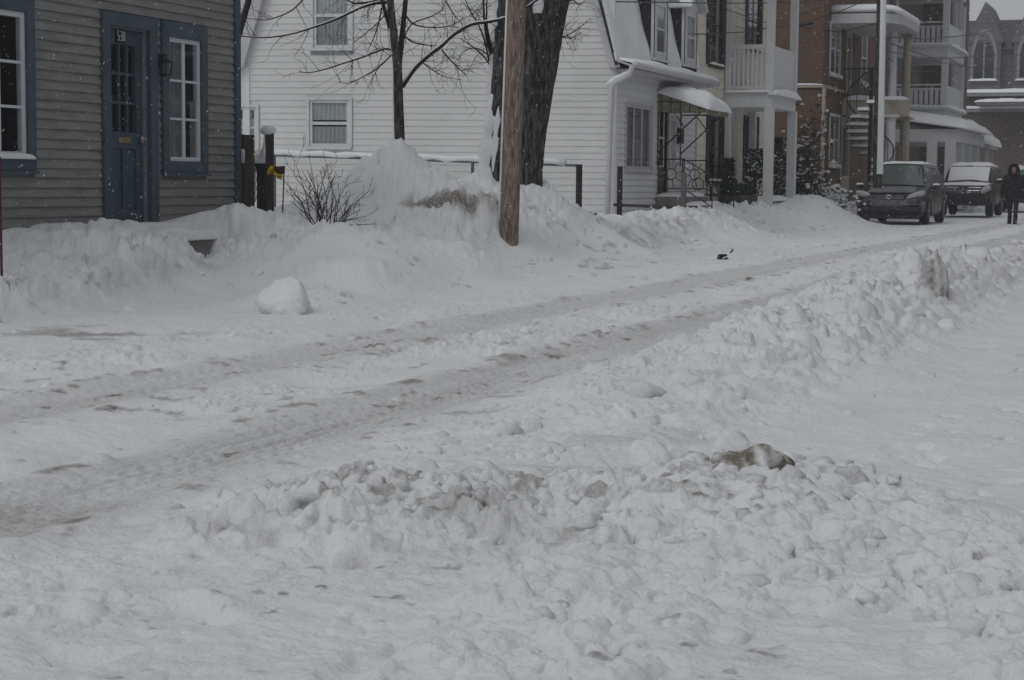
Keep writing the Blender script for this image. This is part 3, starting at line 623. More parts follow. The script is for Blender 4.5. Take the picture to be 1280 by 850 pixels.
    # wall lantern
    L = MB(); c = W.p(16.335, 2.30, .10); L.tube([c+Vector((-.09, 0, .09)), c+Vector((0, 0, .13)), c+Vector((0, 0, .08))], .010, 6); L.tube([c+Vector((0, 0, .08)), c+Vector((0, 0, .05)), c+Vector((0, 0, .04))], [.02, .075, .078], 6); L.tube([c+Vector((0, 0, -.10)), c+Vector((0, 0, -.08))], [.055, .06], 6)
    for k in range(6): a = k*PI/3; L.tube([c+Vector((.068*math.cos(a), .068*math.sin(a), .04)), c+Vector((.055*math.cos(a), .055*math.sin(a), -.09))], .006, 4)
    L.tube([c+Vector((-.1, 0, -.02)), c+Vector((-.1, 0, .14))], .02, 6); lo = L.build('wall_lantern', M['black'], t)
    MB().tube([c+Vector((0, 0, -.08)), c+Vector((0, 0, .04))], [.045, .055], 6).build('lamp_glass', GLASS, lo)
    s = MB(); W.box(s, 15.15, 16.75, -.2, .50, -.0199, .75); st = s.build('doorstep', M['conc'], t)
    s = MB(); W.box(s, 15.30, 16.5, .501, .60, .036, .34); s.build('threshold', M['conc'], t)
    pillow(MB(), W.p(15.12, .505, .33), (0, 1.7, 0), (.46, 0, 0), UP, .09, 18, 8, 5, .02).build('step_snow', SNOW, t, True)
    pillow(MB(), W.p(15.3, .602, .037), (0, 1.22, 0), (.32, 0, 0), UP, .05, 14, 6, 6).build('step_snow', SNOW, t, True)
grey_house()

# ------------------------------------------------------------------ white gambrel house
SK = math.radians(13)
E1 = Vector((-math.cos(SK), -math.sin(SK), 0)); NG = Vector((math.sin(SK), -math.cos(SK), 0))
A0 = Vector((GX, 32.1, 0))
def white_house():
    G = Wall(A0, E1, NG); Fa = Wall((GX, 32.1, 0), (0, 1, 0), (1, 0, 0)); LF = 5.65
    s1 = G.uv(303, 85)[0]; t = thing('white_house', 'white sided house with snowy gambrel roof and two dormers', 'house', A0 + E1*3 + Vector((0, 2.8, 0)))
    EZ = 3.30; KZ = 5.5; kx = .33/1.23
    def slope(z):
        if z < EZ: return (0.012, s1)
        k = (z-EZ)*kx; 
        if z > KZ: k = (KZ-EZ)*kx + (z-KZ)*1.9
        return (.012+k, s1-k)
    # openings in the gable wall
    def rect(W, u0, v0, u1, v1): a, z1 = W.uv(u0, (v0+v1)/2); b, z0 = W.uv(u1, (v0+v1)/2); um = (u0+u1)/2; return (min(a, b), max(a, b), W.uv(um, v1)[1], W.uv(um, v0)[1])
    low = rect(G, 387, 125, 437, 183); up = rect(G, 392, -22, 438, 60); sml = rect(G, 285, 134, 321, 185)
    hol = [low, up, sml]
    c = MB(); G.core(c, .02, s1-.02, -.4, EZ, hol, .15, -.002)
    # upper gable in horizontal strips
    z = EZ
    while z < KZ+1.2:
        b0, b1 = slope(z+.1)
        if b1-b0 > .3: G.core(c, b0+.03, b1-.03, z, z+.2, [h for h in hol if h[3] > z+.01 and h[2] < z+.19 and False] + [(h[0], h[1], max(h[2], z), min(h[3], z+.2)) for h in hol if h[3] > z+.01 and h[2] < z+.19], .15, -.002)
        z += .2
    wf = rect(Fa, 781, 132, 813, 211); dd = (Fa.uv(822, 200)[0], Fa.uv(833.5, 200)[0], .86, 2.85); sw = (Fa.uv(838, 200)[0], Fa.uv(842.5, 200)[0], 1.35, 2.45)
    Fa.core(c, .02, LF, -.4, EZ+.2, [wf, dd, sw], .15, -.002)
    back = Wall(A0 + E1*s1, (0, 1, 0), (-1, 0, 0)); back.box(c, .0, LF, -.4, EZ, -.15, 0)
    rw = Wall(A0+Vector((0, LF, 0)), E1, -NG); rw.box(c, .16, s1-.16, -.4, EZ, -.15, .0)
    c.build('wall', M['vinyl'], t)
    s = MB(); siding(s, G, 0, s1, .2, KZ+.9, .123, [(h[0]-.06, h[1]+.06, h[2]-.06, h[3]+.06) for h in hol], slope=slope); siding(s, Fa, .05, LF, .2, EZ, .123, [(wf[0]-.05, wf[1]+.05, wf[2]-.05, wf[3]+.05), (dd[0]-.06, dd[1]+.06, .3, dd[3]+.06), (sw[0]-.04, sw[1]+.04, sw[2]-.04, sw[3]+.04)], lip=.03)
    s.build('siding', M['vinyl'], t)['kind'] = 'stuff'
    cb = MB(); cb.hexa([G.p(-.03, .1, .03), Fa.p(.06, .1, .03), Fa.p(.06, .1, -.001), G.p(.07, .1, -.001), G.p(-.03, EZ, .03), Fa.p(.06, EZ, .03), Fa.p(.06, EZ, -.001), G.p(.07, EZ, -.001)]); G.box(cb, .0, .07, .1, EZ, .021, .034); cb.build('corner_board', M['white'], t)
    window(t, G, *low, .055, 1, 2, 'white', 'white', .055, True, [(0, 1, .58, 1, 'teal'), (0, 1, 0, .42, 'lace')], d=.0, seed=1, mun=.03)
    window(t, G, *up, .055, 1, 2, 'white', 'white', .055, True, [(0, 1, .5, 1, 'teal'), (0, 1, 0, .5, 'lace')], d=.0, seed=2, mun=.03)
    window(t, G, *sml, .05, 1, 2, 'white', 'white', .05, True, [(0, 1, .3, .75, 'teal')], d=.0, seed=3)
    window(t, Fa, *wf, .05, 3, 1, 'gutter', 'gutter', .04, True, [(.1, .9, .0, 1, 'lace2')], d=.0, seed=4)
    for h, W in ((low, G), (up, G), (sml, G), (wf, Fa), (sw, Fa)): dark_box(t, W, h[0]+.02, h[1]-.02, h[2]+.02, h[3]-.02, -.16, .8)
    # front door: glass above, brown below
    fr = MB()
    for q in ((dd[0]-.06, dd[0], .86, dd[3]), (dd[1], dd[1]+.06, .86, dd[3]), (dd[0]-.06, dd[1]+.06, dd[3]+.001, dd[3]+.08)): Fa.box(fr, *q, -.10, .03)
    fr.build('door_frame', M['tan'], t)
    d_ = MB(); a, b = dd[0]+.003, dd[1]-.003
    for q in ((a, a+.10, .87, dd[3]-.01), (b-.10, b, .87, dd[3]-.01), (a+.101, b-.101, .87, 1.45), (a+.101, b-.101, 2.65, dd[3]-.01), (a+.101, b-.101, 2.02, 2.08)): Fa.box(d_, *q, -.10, -.05)
    door = d_.build('door', M['doorbr'], t)
    for (z0, z1) in ((1.451, 2.019), (2.081, 2.649)):
        g = MB(); Fa.box(g, a+.102, b-.102, z0, z1, -.085, -.08); g.build('pane', GLASS, door)
    st = MB()
    for q in ((a+.09, a+.13, 1.44, 2.66), (b-.13, b-.09, 1.44, 2.66), (a+.131, b-.131, 1.44, 1.475), (a+.131, b-.131, 2.03, 2.07)): Fa.box(st, *q, -.049, -.035)
    st.build('storm_frame', M['white'], door)
    dark_box(t, Fa, dd[0]+.03, dd[1]-.03, .9, dd[3]-.05, -.16, .8)
    window(t, Fa, *sw, .03, 1, 2, 'white', 'white', .03, False, d=0)
    # roof: lower steep slope, upper slope, soffit
    def rp(k, z, y): return A0 + E1*k + Vector((0, y, z))
    o0 = -.42; yo0, yo1 = -.22, LF+.25
    kk = (KZ-EZ)*kx; km = s1/2; RZ = KZ+ (km-kk)/1.9
    r = MB(); th = .045
    def slab(pA, pB, y0, y1, nrm, h): q = [pA(y0), pA(y1), pB(y1), pB(y0)]; return [*q, *[p+nrm*h for p in q]]
    nf = Vector((1, 0, kx)).normalized(); 
    r.hexa(slab(lambda y: rp(-.06, EZ+.02, y), lambda y: rp(kk-.05, KZ, y), yo0, yo1, nf, th))
    MB().hexa(slab(lambda y: rp(-.40, EZ-.02, y), lambda y: rp(-.061, EZ+.10, y), yo0, yo1, Vector((.3, 0, 1)).normalized(), .035)).build('eave', M['gutter'], t)
    nu = Vector((.45, 0, .9)).normalized(); r.hexa(slab(lambda y: rp(kk-.1, KZ+.06, y), lambda y: rp(km, RZ+.1, y), yo0, yo1, nu, th))
    nb = Vector((-1, 0, kx)).normalized()
    r.hexa(slab(lambda y: rp(s1-kk+.05, KZ, y), lambda y: rp(s1+.2, EZ, y), yo0, yo1, nb, th)); r.hexa(slab(lambda y: rp(km, RZ+.1, y), lambda y: rp(s1-kk+.1, KZ+.06, y), yo0, yo1, Vector((-.45, 0, .9)).normalized(), th))
    ro = r.build('roof', M['shingle'], t)
    # bargeboards following the gable edge, and the dark verge line
    for (k0, z0, k1, z1) in ((-.10, EZ-.02, kk-.06, KZ), (s1+.15, EZ-.02, s1-kk+.06, KZ)):
        sg = 1 if k0 < 1 else -1; MB().hexa([G.p(k0, z0, .022), G.p(k0+sg*.20, z0, .022), G.p(k0+sg*.20, z0, .16), G.p(k0, z0, .16), G.p(k1, z1, .022), G.p(k1+sg*.20, z1, .022), G.p(k1+sg*.20, z1, .16), G.p(k1, z1, .16)]).build('bargeboard', M['gutter'], t)
    MB().box(GX-.0, GX+.36, 32.1+.0, 32.1+LF+.2, EZ-.10, EZ-.04).build('soffit', M['gutter'], t)
    gt = MB(); gt.tube([(GX+.45, 31.9, EZ+.02), (GX+.45, 32.1+LF+.25, EZ+.0)], .065, 8); gu = gt.build('gutter', M['gutter'], t, True)
    dn = MB(); P = [(GX+.45, 31.98, EZ), (GX+.40, 31.95, EZ-.16), (GX+.10, 31.92, EZ-.34), (GX+.06, 31.92, EZ-.42), (GX+.03, 31.92, 1.6), (GX+.02, 31.90, .25)]
    P = [Vector(p)+NG*.10+E1*.06 for p in P]; dn.tube(P, .055, 8); dn.build('downspout', M['gutter'], t, True)
    MB().tube([P[1]+Vector((0, 0, .05)), P[2]+Vector((0, 0, .075)), P[3]+Vector((-.12, 0, .05))], [.03, .06, .03], 8).build('pipe_snow', SNOW, t, True)
    # snow on the steep slope, in strips that leave the dormers free, and on the eave
    def yz(u, v, X): q = pln(u, v, Vector((X, 0, 0)), Vector((1, 0, 0))); return q.y, q.z
    D = []
    for (ul, ur, vt, vb) in ((813.5, 826, 5, 68), (851.5, 863, 18, 76)):
        X = GX+.02; y0, zb = yz(ul, vb, X); y1, _ = yz(ur, vb, X); zt = yz((ul+ur)/2, vt, X)[1]; zb = yz((ul+ur)/2, vb, X)[1]; D.append((X, y0, y1, zb, zt))
    cuts = [31.88]
    for (X, y0, y1, zb, zt) in D: cuts += [y0-.10, y1+.10]
    cuts.append(32.1+LF+.25)
    nn = nf
    def strip(ya, yb, z0, z1, h, sd, ov=0.0):
        a = rp(-.06-.10*0, EZ+.02, ya-32.1)+nn*th; base = lambda z: Vector((a.x - (z-EZ-.02)*kx*math.cos(SK), 0, z))
        p0, p1 = base(z0), base(z1); pillow(MB(), (p0.x, ya, z0), (0, yb-ya, 0), p1-p0, nn, h, max(8, int((yb-ya)*14)), 18, sd, .0, 8, .6).build('roof_snow', SNOW, ro, True)
    for k in range(0, len(cuts), 2): strip(cuts[k], cuts[k+1], EZ+.1, KZ, .07, 20+k)
    for k in (1, 3): strip(cuts[k]-.06, cuts[k+1]+.06, EZ+.1, D[k//2][3]-.30, .06, 30+k)
    pillow(MB(), rp(-.48, EZ+.07, yo0-.02), (0, yo1-yo0+.05, 0), Vector((-.44, 0, .10)), UP, .075, 46, 10, 41, .02).build('eave_snow', SNOW, ro, True)
    pillow(MB(), rp(kk-.16, KZ+.16, yo0), (0, yo1-yo0, 0), rp(km, RZ+.2, 0)-rp(kk-.16, KZ+.16, 0), nu, .2, 20, 10, 42).build('roof_snow', SNOW, ro, True)
    # dormers
    for i, (X, y0, y1, zb, zt) in enumerate(D):
        dW = Wall((X+.10, 0, 0), (0, 1, 0), (1, 0, 0)); dm = MB()
        ck = lambda y: dm.hexa([(X+.10, y, zb-.22), (X+.10, y+.06, zb-.22), (X-1.1, y+.06, zb-.22), (X-1.1, y, zb-.22), (X+.10, y, zt+.10), (X+.10, y+.06, zt+.10), (X-1.1, y+.06, zt+.10), (X-1.1, y, zt+.10)])
        ck(y0-.14); d0 = dm.build('dormer', M['shingle'], t); dm = MB(); ck(y1+.08); dm.build('dormer_cheek', M['shingle'], d0)
        fm = MB(); dW.core(fm, y0-.145, y1+.145, zb-.14, zt+.10, [(y0, y1, zb, zt)], .06, .0); dW.box(fm, y0-.18, y1+.18, zb-.15, zb-.10, .001, .06); fm.build('dormer_front', M['white'], d0)
        ym = (y0+y1)/2; hw = (y1-y0)/2+.26
        g = MB(); g.add([(X+.11, ym-hw+.1, zt+.10), (X+.11, ym+hw-.1, zt+.10), (X+.11, ym, zt+.10+hw*.95), (X-1.2, ym-hw+.1, zt+.10), (X-1.2, ym+hw-.1, zt+.10), (X-1.2, ym, zt+.10+hw*.95)], [(0, 1, 2), (5, 4, 3), (0, 2, 5, 3), (1, 4, 5, 2), (0, 3, 4, 1)]); g.build('dormer_gable', M['white'], d0)
        rf = MB()
        for sg in (-1, 1):
            n_ = Vector((0, sg*.69, .72)).normalized(); e0 = Vector((X+.28, ym+sg*hw, zt+.08)); e1 = Vector((X+.28, ym+sg*.001, zt+.12+hw*.97)); bk = Vector((-1.6, 0, 0))
            q = [e0, e0+bk, e1+bk, e1]; q = q if sg < 0 else q[::-1]; rf.hexa([*q, *[p+n_*.06 for p in q]])
        rr_ = rf.build('dormer_roof', M['gutter'], d0)
        for sg in (-1, 1):
            n_ = Vector((0, sg*.69, .72)).normalized(); e0 = Vector((X+.30, ym+sg*(hw+.03), zt+.06))+n_*.062; e1 = Vector((X+.30, ym, zt+.12+hw*.97))+n_*.062
            pillow(MB(), e0, Vector((-1.6, 0, 0)), e1-e0, n_, .11, 12, 8, 50+i).build('dormer_snow', SNOW, rr_, True)
        window(d0, dW, y0, y1, zb, zt, .05, 1, 2, 'white', None, .0, False, [(0, 1, .48, 1, 'teal'), (0, 1, 0, .48, 'lace2')], depth=.07, d=.0, seed=6+i)
        dark_box(d0, dW, y0+.02, y1-.02, zb+.02, zt-.02, -.14, .6)
    # door awning on struts
    ya, yb = dd[0]+32.1-.12, dd[1]+32.1+.95; za = 2.98
    aw = MB(); xo = GX+1.05; aw.hexa([(GX+.022, ya, za), (xo, ya, za-.33), (xo, yb, za-.33), (GX+.022, yb, za), (GX+.022, ya, za+.03), (xo, ya, za-.30), (xo, yb, za-.30), (GX+.022, yb, za+.03)])
    aw.hexa([(GX+.022, ya, za-.42), (xo, ya, za-.42), (xo, ya+.012, za-.42), (GX+.022, ya+.012, za-.42), (GX+.022, ya, za-.001), (xo, ya, za-.331), (xo, ya+.012, za-.331), (GX+.022, ya+.012, za-.001)]); aw.box(xo-.012, xo, ya+.013, yb, za-.48, za-.331); a_ = aw.build('awning', M['awn'], t)
    for y in (ya+.02, yb-.03):
        ir = MB()
        ir.tube([(GX+.03, y, za-1.25), (xo-.12, y, za-.42)], .016, 6); ir.tube([(GX+.03, y, za-.42), (xo, y, za-.42)], .016, 6); ir.tube([(GX+.03, y, za-1.5), (GX+.03, y, za)], .016, 6); ir.tube([(GX+.35, y, za-.42), (GX+.58, y, za-.72)], .012, 6)
        if y > ya+.1: ir.build('awning_frame', M['black'], a_)
        else: ia = ir
    ir = ia
    for k in range(5): ir.tube([(GX+.2*k+.1, ya-.004, za-.42), (GX+.2*k+.1, ya-.004, za-.02-.33*(.2*k+.1)/1.03)], .010, 5)
    ir.tube([(GX+.03, ya-.004, za-.20), (xo-.3, ya-.004, za-.24)], .010, 5)
    ir.build('awning_frame', M['black'], a_)
    pillow(MB(), (GX+.02, ya-.06, za+.035), (1.12, 0, -.36), (0, yb-ya+.12, 0), Vector((.31, 0, .95)), .20, 16, 18, 60, .05, 4).build('awning_snow', SNOW, a_, True)
    # steps with an iron railing, wall letter box
    sp = MB(); sp.box(GX+.021, GX+.62, ya-.05, yb+.1, -.2, .84); sp.box(GX+.621, GX+.95, ya+.1, yb+.1, -.2, .66); sp.box(GX+.951, GX+1.25, ya+.1, yb+.1, -.2, .48); stp = sp.build('steps', M['conc'], t)
    for (x0, x1, z_) in ((.03, .63, .845), (.63, .96, .665), (.96, 1.27, .485)): pillow(MB(), (GX+x0, ya-.06, z_), (x1-x0, 0, 0), (0, yb-ya+.18, 0), UP, .075, 8, 14, int(x0*10)).build('step_snow', SNOW, stp, True)
    for y in (ya-.0, yb+.05):
        rl = MB()
        for (x0, z0, x1, z1) in ((.06, .86, .06, 1.62), (.60, .86, .60, 1.62), (1.20, .5, 1.20, 1.28), (.06, 1.60, .60, 1.60), (.06, 1.0, .60, 1.0), (.60, 1.60, 1.20, 1.26), (.60, 1.0, 1.2, .64)): rl.tube([(GX+x0, y, z0), (GX+x1, y, z1)], .013, 5)
        cx, cz = GX+.33, 1.30; rl.tube([(cx+.11*math.cos(a*PI/8), y, cz+.11*math.sin(a*PI/8)) for a in range(17)], .010, 5)
        for k in range(8): a = k*PI/4+.2; rl.tube([(cx+.11*math.cos(a), y, cz+.11*math.sin(a)), (cx+.27*math.cos(a), y, cz+.29*math.sin(a))], .009, 5)
        cx, cz = GX+.9, 1.10; rl.tube([(cx+.12*math.cos(a*PI/8), y, cz+.12*math.sin(a*PI/8)) for a in range(17)], .010, 5)
        rl.build('stair_railing', M['black'], t)
    bx = MB(); Fa.box(bx, dd[1]+.62, dd[1]+.80, 1.95, 2.22, .021, .14); bx.add([Fa.p(dd[1]+.60, 2.22, .021), Fa.p(dd[1]+.82, 2.22, .021), Fa.p(dd[1]+.82, 2.22, .16), Fa.p(dd[1]+.60, 2.22, .16), Fa.p(dd[1]+.60, 2.29, .021), Fa.p(dd[1]+.82, 2.29, .021)], [(3, 2, 1, 0), (4, 3, 0), (1, 2, 5), (3, 4, 5, 2), (0, 1, 5, 4)]); bx.build('letter_box', M['black'], t)
white_house()
# pale yellow house glimpsed behind the white gable
yb_ = thing('sided_house', 'pale yellow sided house glimpsed behind the white gable at left', 'house', (-27, 44, 0))
YW = Wall((-17.5, 40.5, 0), (-1, 0, 0), (0, -1, 0)); c = MB(); YW.box(c, -1.5, 14, -.3, 8.5, -6, -.002); c.build('wall', M['ycream'], yb_)
siding(MB(), YW, -1.5, 14, .3, 8.5, .15).build('siding', M['ycream'], yb_)['kind'] = 'stuff'
c = MB(); c.add([(-31.7, 40.2, 8.5), (-15.8, 40.2, 8.5), (-15.8, 46.8, 8.5), (-31.7, 46.8, 8.5), (-31.7, 43.5, 11), (-15.8, 43.5, 11)], [(0, 1, 5, 4), (2, 3, 4, 5), (1, 2, 5), (3, 0, 4), (3, 2, 1, 0)]); c.build('roof', M['roof'], yb_)
def rect(W, u0, v0, u1, v1, d=0):
    vm, um = (v0+v1)/2, (u0+u1)/2; a = W.uv(u0, vm, d)[0]; b = W.uv(u1, vm, d)[0]; return (min(a, b), max(a, b), W.uv(um, v1, d)[1], W.uv(um, v0, d)[1])
def post(par, name, x, y, z0, z1, r, m, n=4, cap=True):
    mb = MB()
    if n == 4: mb.box(x-r, x+r, y-r, y+r, z0, z1)
    else: mb.tube([(x, y, z0), (x, y, z0+.15), (x, y, z1-.2), (x, y, z1)], [r*1.15, r, r*.85, r*.95], n)
    if cap: mb.box(x-r*1.4, x+r*1.4, y-r*1.4, y+r*1.4, z1-.08, z1-.002) if n != 4 else None
    return mb.build(name, M[m], par, False)
# ------------------------------------------------------------------ cream block house with white balcony
def cream_house():
    W = Wall((GX, 0, 0), (0, 1, 0), (1, 0, 0)); Y0, Y1, ZT = 37.95, 44.5, 7.2
    t = thing('cream_house', 'cream block house with dark shutters and white balcony beside the white house', 'house', (GX-3, 41, 0))
    w1 = rect(W, 885, 145, 901, 226); w2 = rect(W, 931, 146, 944, 225); dr = (*rect(W, 910, 140, 920, 240)[:2], .75, 2.95); u1 = rect(W, 886, -20, 902, 82); u2 = rect(W, 934, -8, 949, 62)
    H = [w1, w2, dr, u1, u2]
    c = MB(); W.core(c, Y0, Y1, -.3, ZT, H, .15, -.012); c.box(GX-7, GX-.163, Y0, Y0+.15, -.3, ZT); c.box(GX-7, GX-.163, Y1-.15, Y1, -.3, ZT); c.box(GX-7.15, GX-7.001, Y0, Y1, -.3, ZT); c.build('wall', M['cream'], t)
    # rusticated blocks in view
    z = .4; i = 0; rnd = random.Random(3)
    while z < 5.6:
        a = Y0 + (0 if i % 2 else -.3)
        while a < Y1:
            s0, s1 = max(a, Y0)+.006, min(a+.6, Y1)-.006; a += .6
            if s1-s0 < .05: continue
            segs = [(s0, s1)]
            for h in H:
                if h[2]-.03 < z+.22 and h[3]+.03 > z:
                    ns = []
                    for (s, e) in segs:
                        if h[0]-.06 > s: ns.append((s, min(e, h[0]-.06)))
                        if h[1]+.06 < e: ns.append((max(s, h[1]+.06), e))
                    segs = ns
            for (s, e) in segs:
                if e-s > .05: b = MB(); W.box(b, s, e, z+.005, z+.217, -.013, rnd.uniform(.004, .012)); b.build('block', M['cream'], t)
        z += .222; i += 1
    for k, h in enumerate((w1, w2, u1, u2)):
        window(t, W, *h, .07, 2, 2, 'shutter', None, .03, True, d=0, snow=True, seed=k); dark_box(t, W, h[0]+.03, h[1]-.03, h[2]+.03, h[3]-.03)
        for (a, b) in ((h[0]-.24, h[0]-.01), (h[1]+.01, h[1]+.24)):
            s = MB(); W.box(s, a, b, h[2]-.02, h[3]+.02, .013, .04); s.build('shutter', M['shutter'], t)
    D = MB()
    for q in ((dr[0], dr[0]+.12, dr[2], dr[3]), (dr[1]-.12, dr[1], dr[2], dr[3]), (dr[0]+.121, dr[1]-.121, dr[2], 1.35), (dr[0]+.121, dr[1]-.121, 2.6, dr[3]), (dr[0]+.121, dr[1]-.121, 1.95, 2.03)): W.box(D, *q, -.10, -.05)
    door = D.build('door', M['white'], t)
    for (z0, z1) in ((1.351, 1.949), (2.031, 2.599)): g = MB(); W.box(g, dr[0]+.122, dr[1]-.122, z0, z1, -.085, -.08); g.build('pane', GLASS, door)
    dark_box(t, W, dr[0]+.03, dr[1]-.03, .9, 2.9)
    ym = (dr[0]+dr[1])/2; n = MB(); W.box(n, ym-.10, ym+.10, 2.64, 2.86, -.049, -.04); n.build('number_plate', M['plate'], door)
    n = MB()
    for (a0, a1, z0, z1) in ((-.05, .05, 2.82, 2.84), (-.05, .05, 2.74, 2.76), (-.05, .05, 2.66, 2.68), (-.05, -.03, 2.66, 2.84), (.03, .05, 2.66, 2.84)): W.box(n, ym+a0, ym+a1, z0, z1, -.039, -.035)
    n.build('digit', M['white'], door)
    # balcony
    by0, by1, bx = 40.3, 42.75, GX+1.08; bz = 3.20
    b = MB(); b.box(GX+.02, bx+.06, by0-.06, by1+.06, bz-.32, bz); bal = b.build('balcony', M['white'], t)
    e = MB(); e.box(GX+.02, bx+.12, by0-.12, by1+.12, bz+.001, bz+.06); e.build('balcony_deck', M['white'], bal)
    pillow(MB(), (bx-.02, by0-.16, bz+.02), (.20, 0, 0), (0, by1-by0+.36, 0), UP, .11, 8, 20, 3, .05).build('deck_snow', SNOW, bal, True)
    pillow(MB(), (GX+.05, by0-.15, bz+.03), (1.1, 0, 0), (0, .10, 0), UP, .05, 18, 6, 4, .0).build('deck_snow', SNOW, bal, True)
    r = MB(); r.box(GX+.02, bx, by0-.03, by0+.03, bz+1.02, bz+1.12); r.build('handrail', M['white'], bal); r = MB(); r.box(GX+.02, bx, by0-.03, by0+.03, bz+.10, bz+.17); r.build('handrail', M['white'], bal)
    for k in range(9): x = GX+.10+k*.108; s = MB(); s.box(x, x+.055, by0-.015, by0+.015, bz+.171, bz+1.019); s.build('baluster', M['white'], bal)
    s = MB(); s.box(bx-.03, bx+.02, by0+.08, by1-.08, bz+.07, bz+1.10); s.build('side_panel', M['white'], bal)
    for y in (by0, by1):
        post(bal, 'post', bx-.0, y, bz+.061, 6.6, .085, 'white'); post(bal, 'post', bx-.0, y, .2, bz-.321, .10, 'white')
    post(bal, 'post', GX+.10, by0+.02, bz+.061, 6.6, .07, 'white'); post(bal, 'post', GX+.10, by0+.02, .3, bz-.321, .07, 'white'); post(bal, 'post', GX+.10, by1, .3, bz-.321, .08, 'white')
    rf = MB(); rf.box(GX-7.3, bx+.3, Y0-.2, Y1+.2, ZT, ZT+.3); ro = rf.build('roof', M['white'], t); pillow(MB(), (GX-7.3, Y0-.25, ZT+.3), (8.6, 0, 0), (0, Y1-Y0+.5, 0), UP, .3, 12, 12, 9).build('roof_snow', SNOW, ro, True)
    ent = MB(); ent.box(GX+.016, bx, 40.3, 42.7, -.2, .72); ent.build('porch_floor', M['conc'], t); pillow(MB(), (GX+.02, 40.25, .725), (1.12, 0, 0), (0, 2.5, 0), UP, .1, 12, 16, 8).build('porch_snow', SNOW, t, True)
cream_house()

def evergreen(x, y, h, r, label, seed, snow=.3, n=900):
    t = thing('evergreen_shrub', label, 'shrub', (x, y, gz(x, y)-.05)); z0 = gz(x, y)-.05; rnd = random.Random(seed); a = MB(); s = MB()
    MB().tube([(x, y, z0), (x, y, z0+h*.9)], [.04, .01], 6).build('stem', M['twig'], t)
    for i in range(n):
        k = rnd.random()**.8; zz = z0+.05+k*h; rr = r*(1-.55*k**2)*(.45+.55*rnd.random()**.5)*(1+.25*math.sin(zz*7+seed)); an = rnd.uniform(0, 6.28); c = Vector((x+rr*math.cos(an), y+rr*math.sin(an), zz)); l = rnd.uniform(.05, .11)
        d = Vector((math.cos(an)+rnd.gauss(0, .4), math.sin(an)+rnd.gauss(0, .4), rnd.uniform(-.1, .9))).normalized(); p = d.orthogonal().normalized(); q = d.cross(p)
        mb = s if rnd.random() < snow and rr > r*.5 else a; o = c+UP*.015 if mb is s else c; w_ = l*.30 if mb is a else l*.4
        mb.add([o-d*l*.4, o+p*w_, o+d*l, o-p*w_, o+q*w_*.7], [(0, 1, 4), (1, 2, 4), (2, 3, 4), (3, 0, 4)])
    a.build('foliage', M['green'], t); 
    if s.v: s.build('foliage_snow', SNOW, t)
for (u, d, h, r, lb, k, sn) in ((911, 41.0, 1.1, .17, 'small dark columnar evergreen beside the white balcony door', 1, .06), (943, 42.2, 1.25, .28, 'bushy evergreen between the cream house windows and balcony post', 2, .15), (970, 43.3, 1.5, .22, 'tall thin evergreen between the two white balcony posts', 3, .15)):
    p = pd(u, 240, d); evergreen(p.x, p.y, h, r, lb, k, sn)
pb = thing('planter_box', 'long planter box of dark plants below the cream house', 'planter', (-9.75, 38.9, gz(-9.75, 38.9)))
z0 = gz(-9.75, 38.9); MB().box(-10.0, -9.5, 38.2, 39.8, z0-.3, z0+.22).build('box', M['wood'], pb)
mb = MB(); rr = random.Random(5)
for i in range(500):
    c = Vector((rr.uniform(-10, -9.5), rr.uniform(38.2, 39.8), z0+.2+.15*rr.random())); d = Vector((rr.gauss(0, .6), rr.gauss(0, .6), 1)).normalized(); p = d.orthogonal().normalized()*.02; mb.add([c-p, c+p, c+d*.2], [(0, 1, 2)])
mb.build('plants', M['green'], pb)['kind'] = 'stuff'

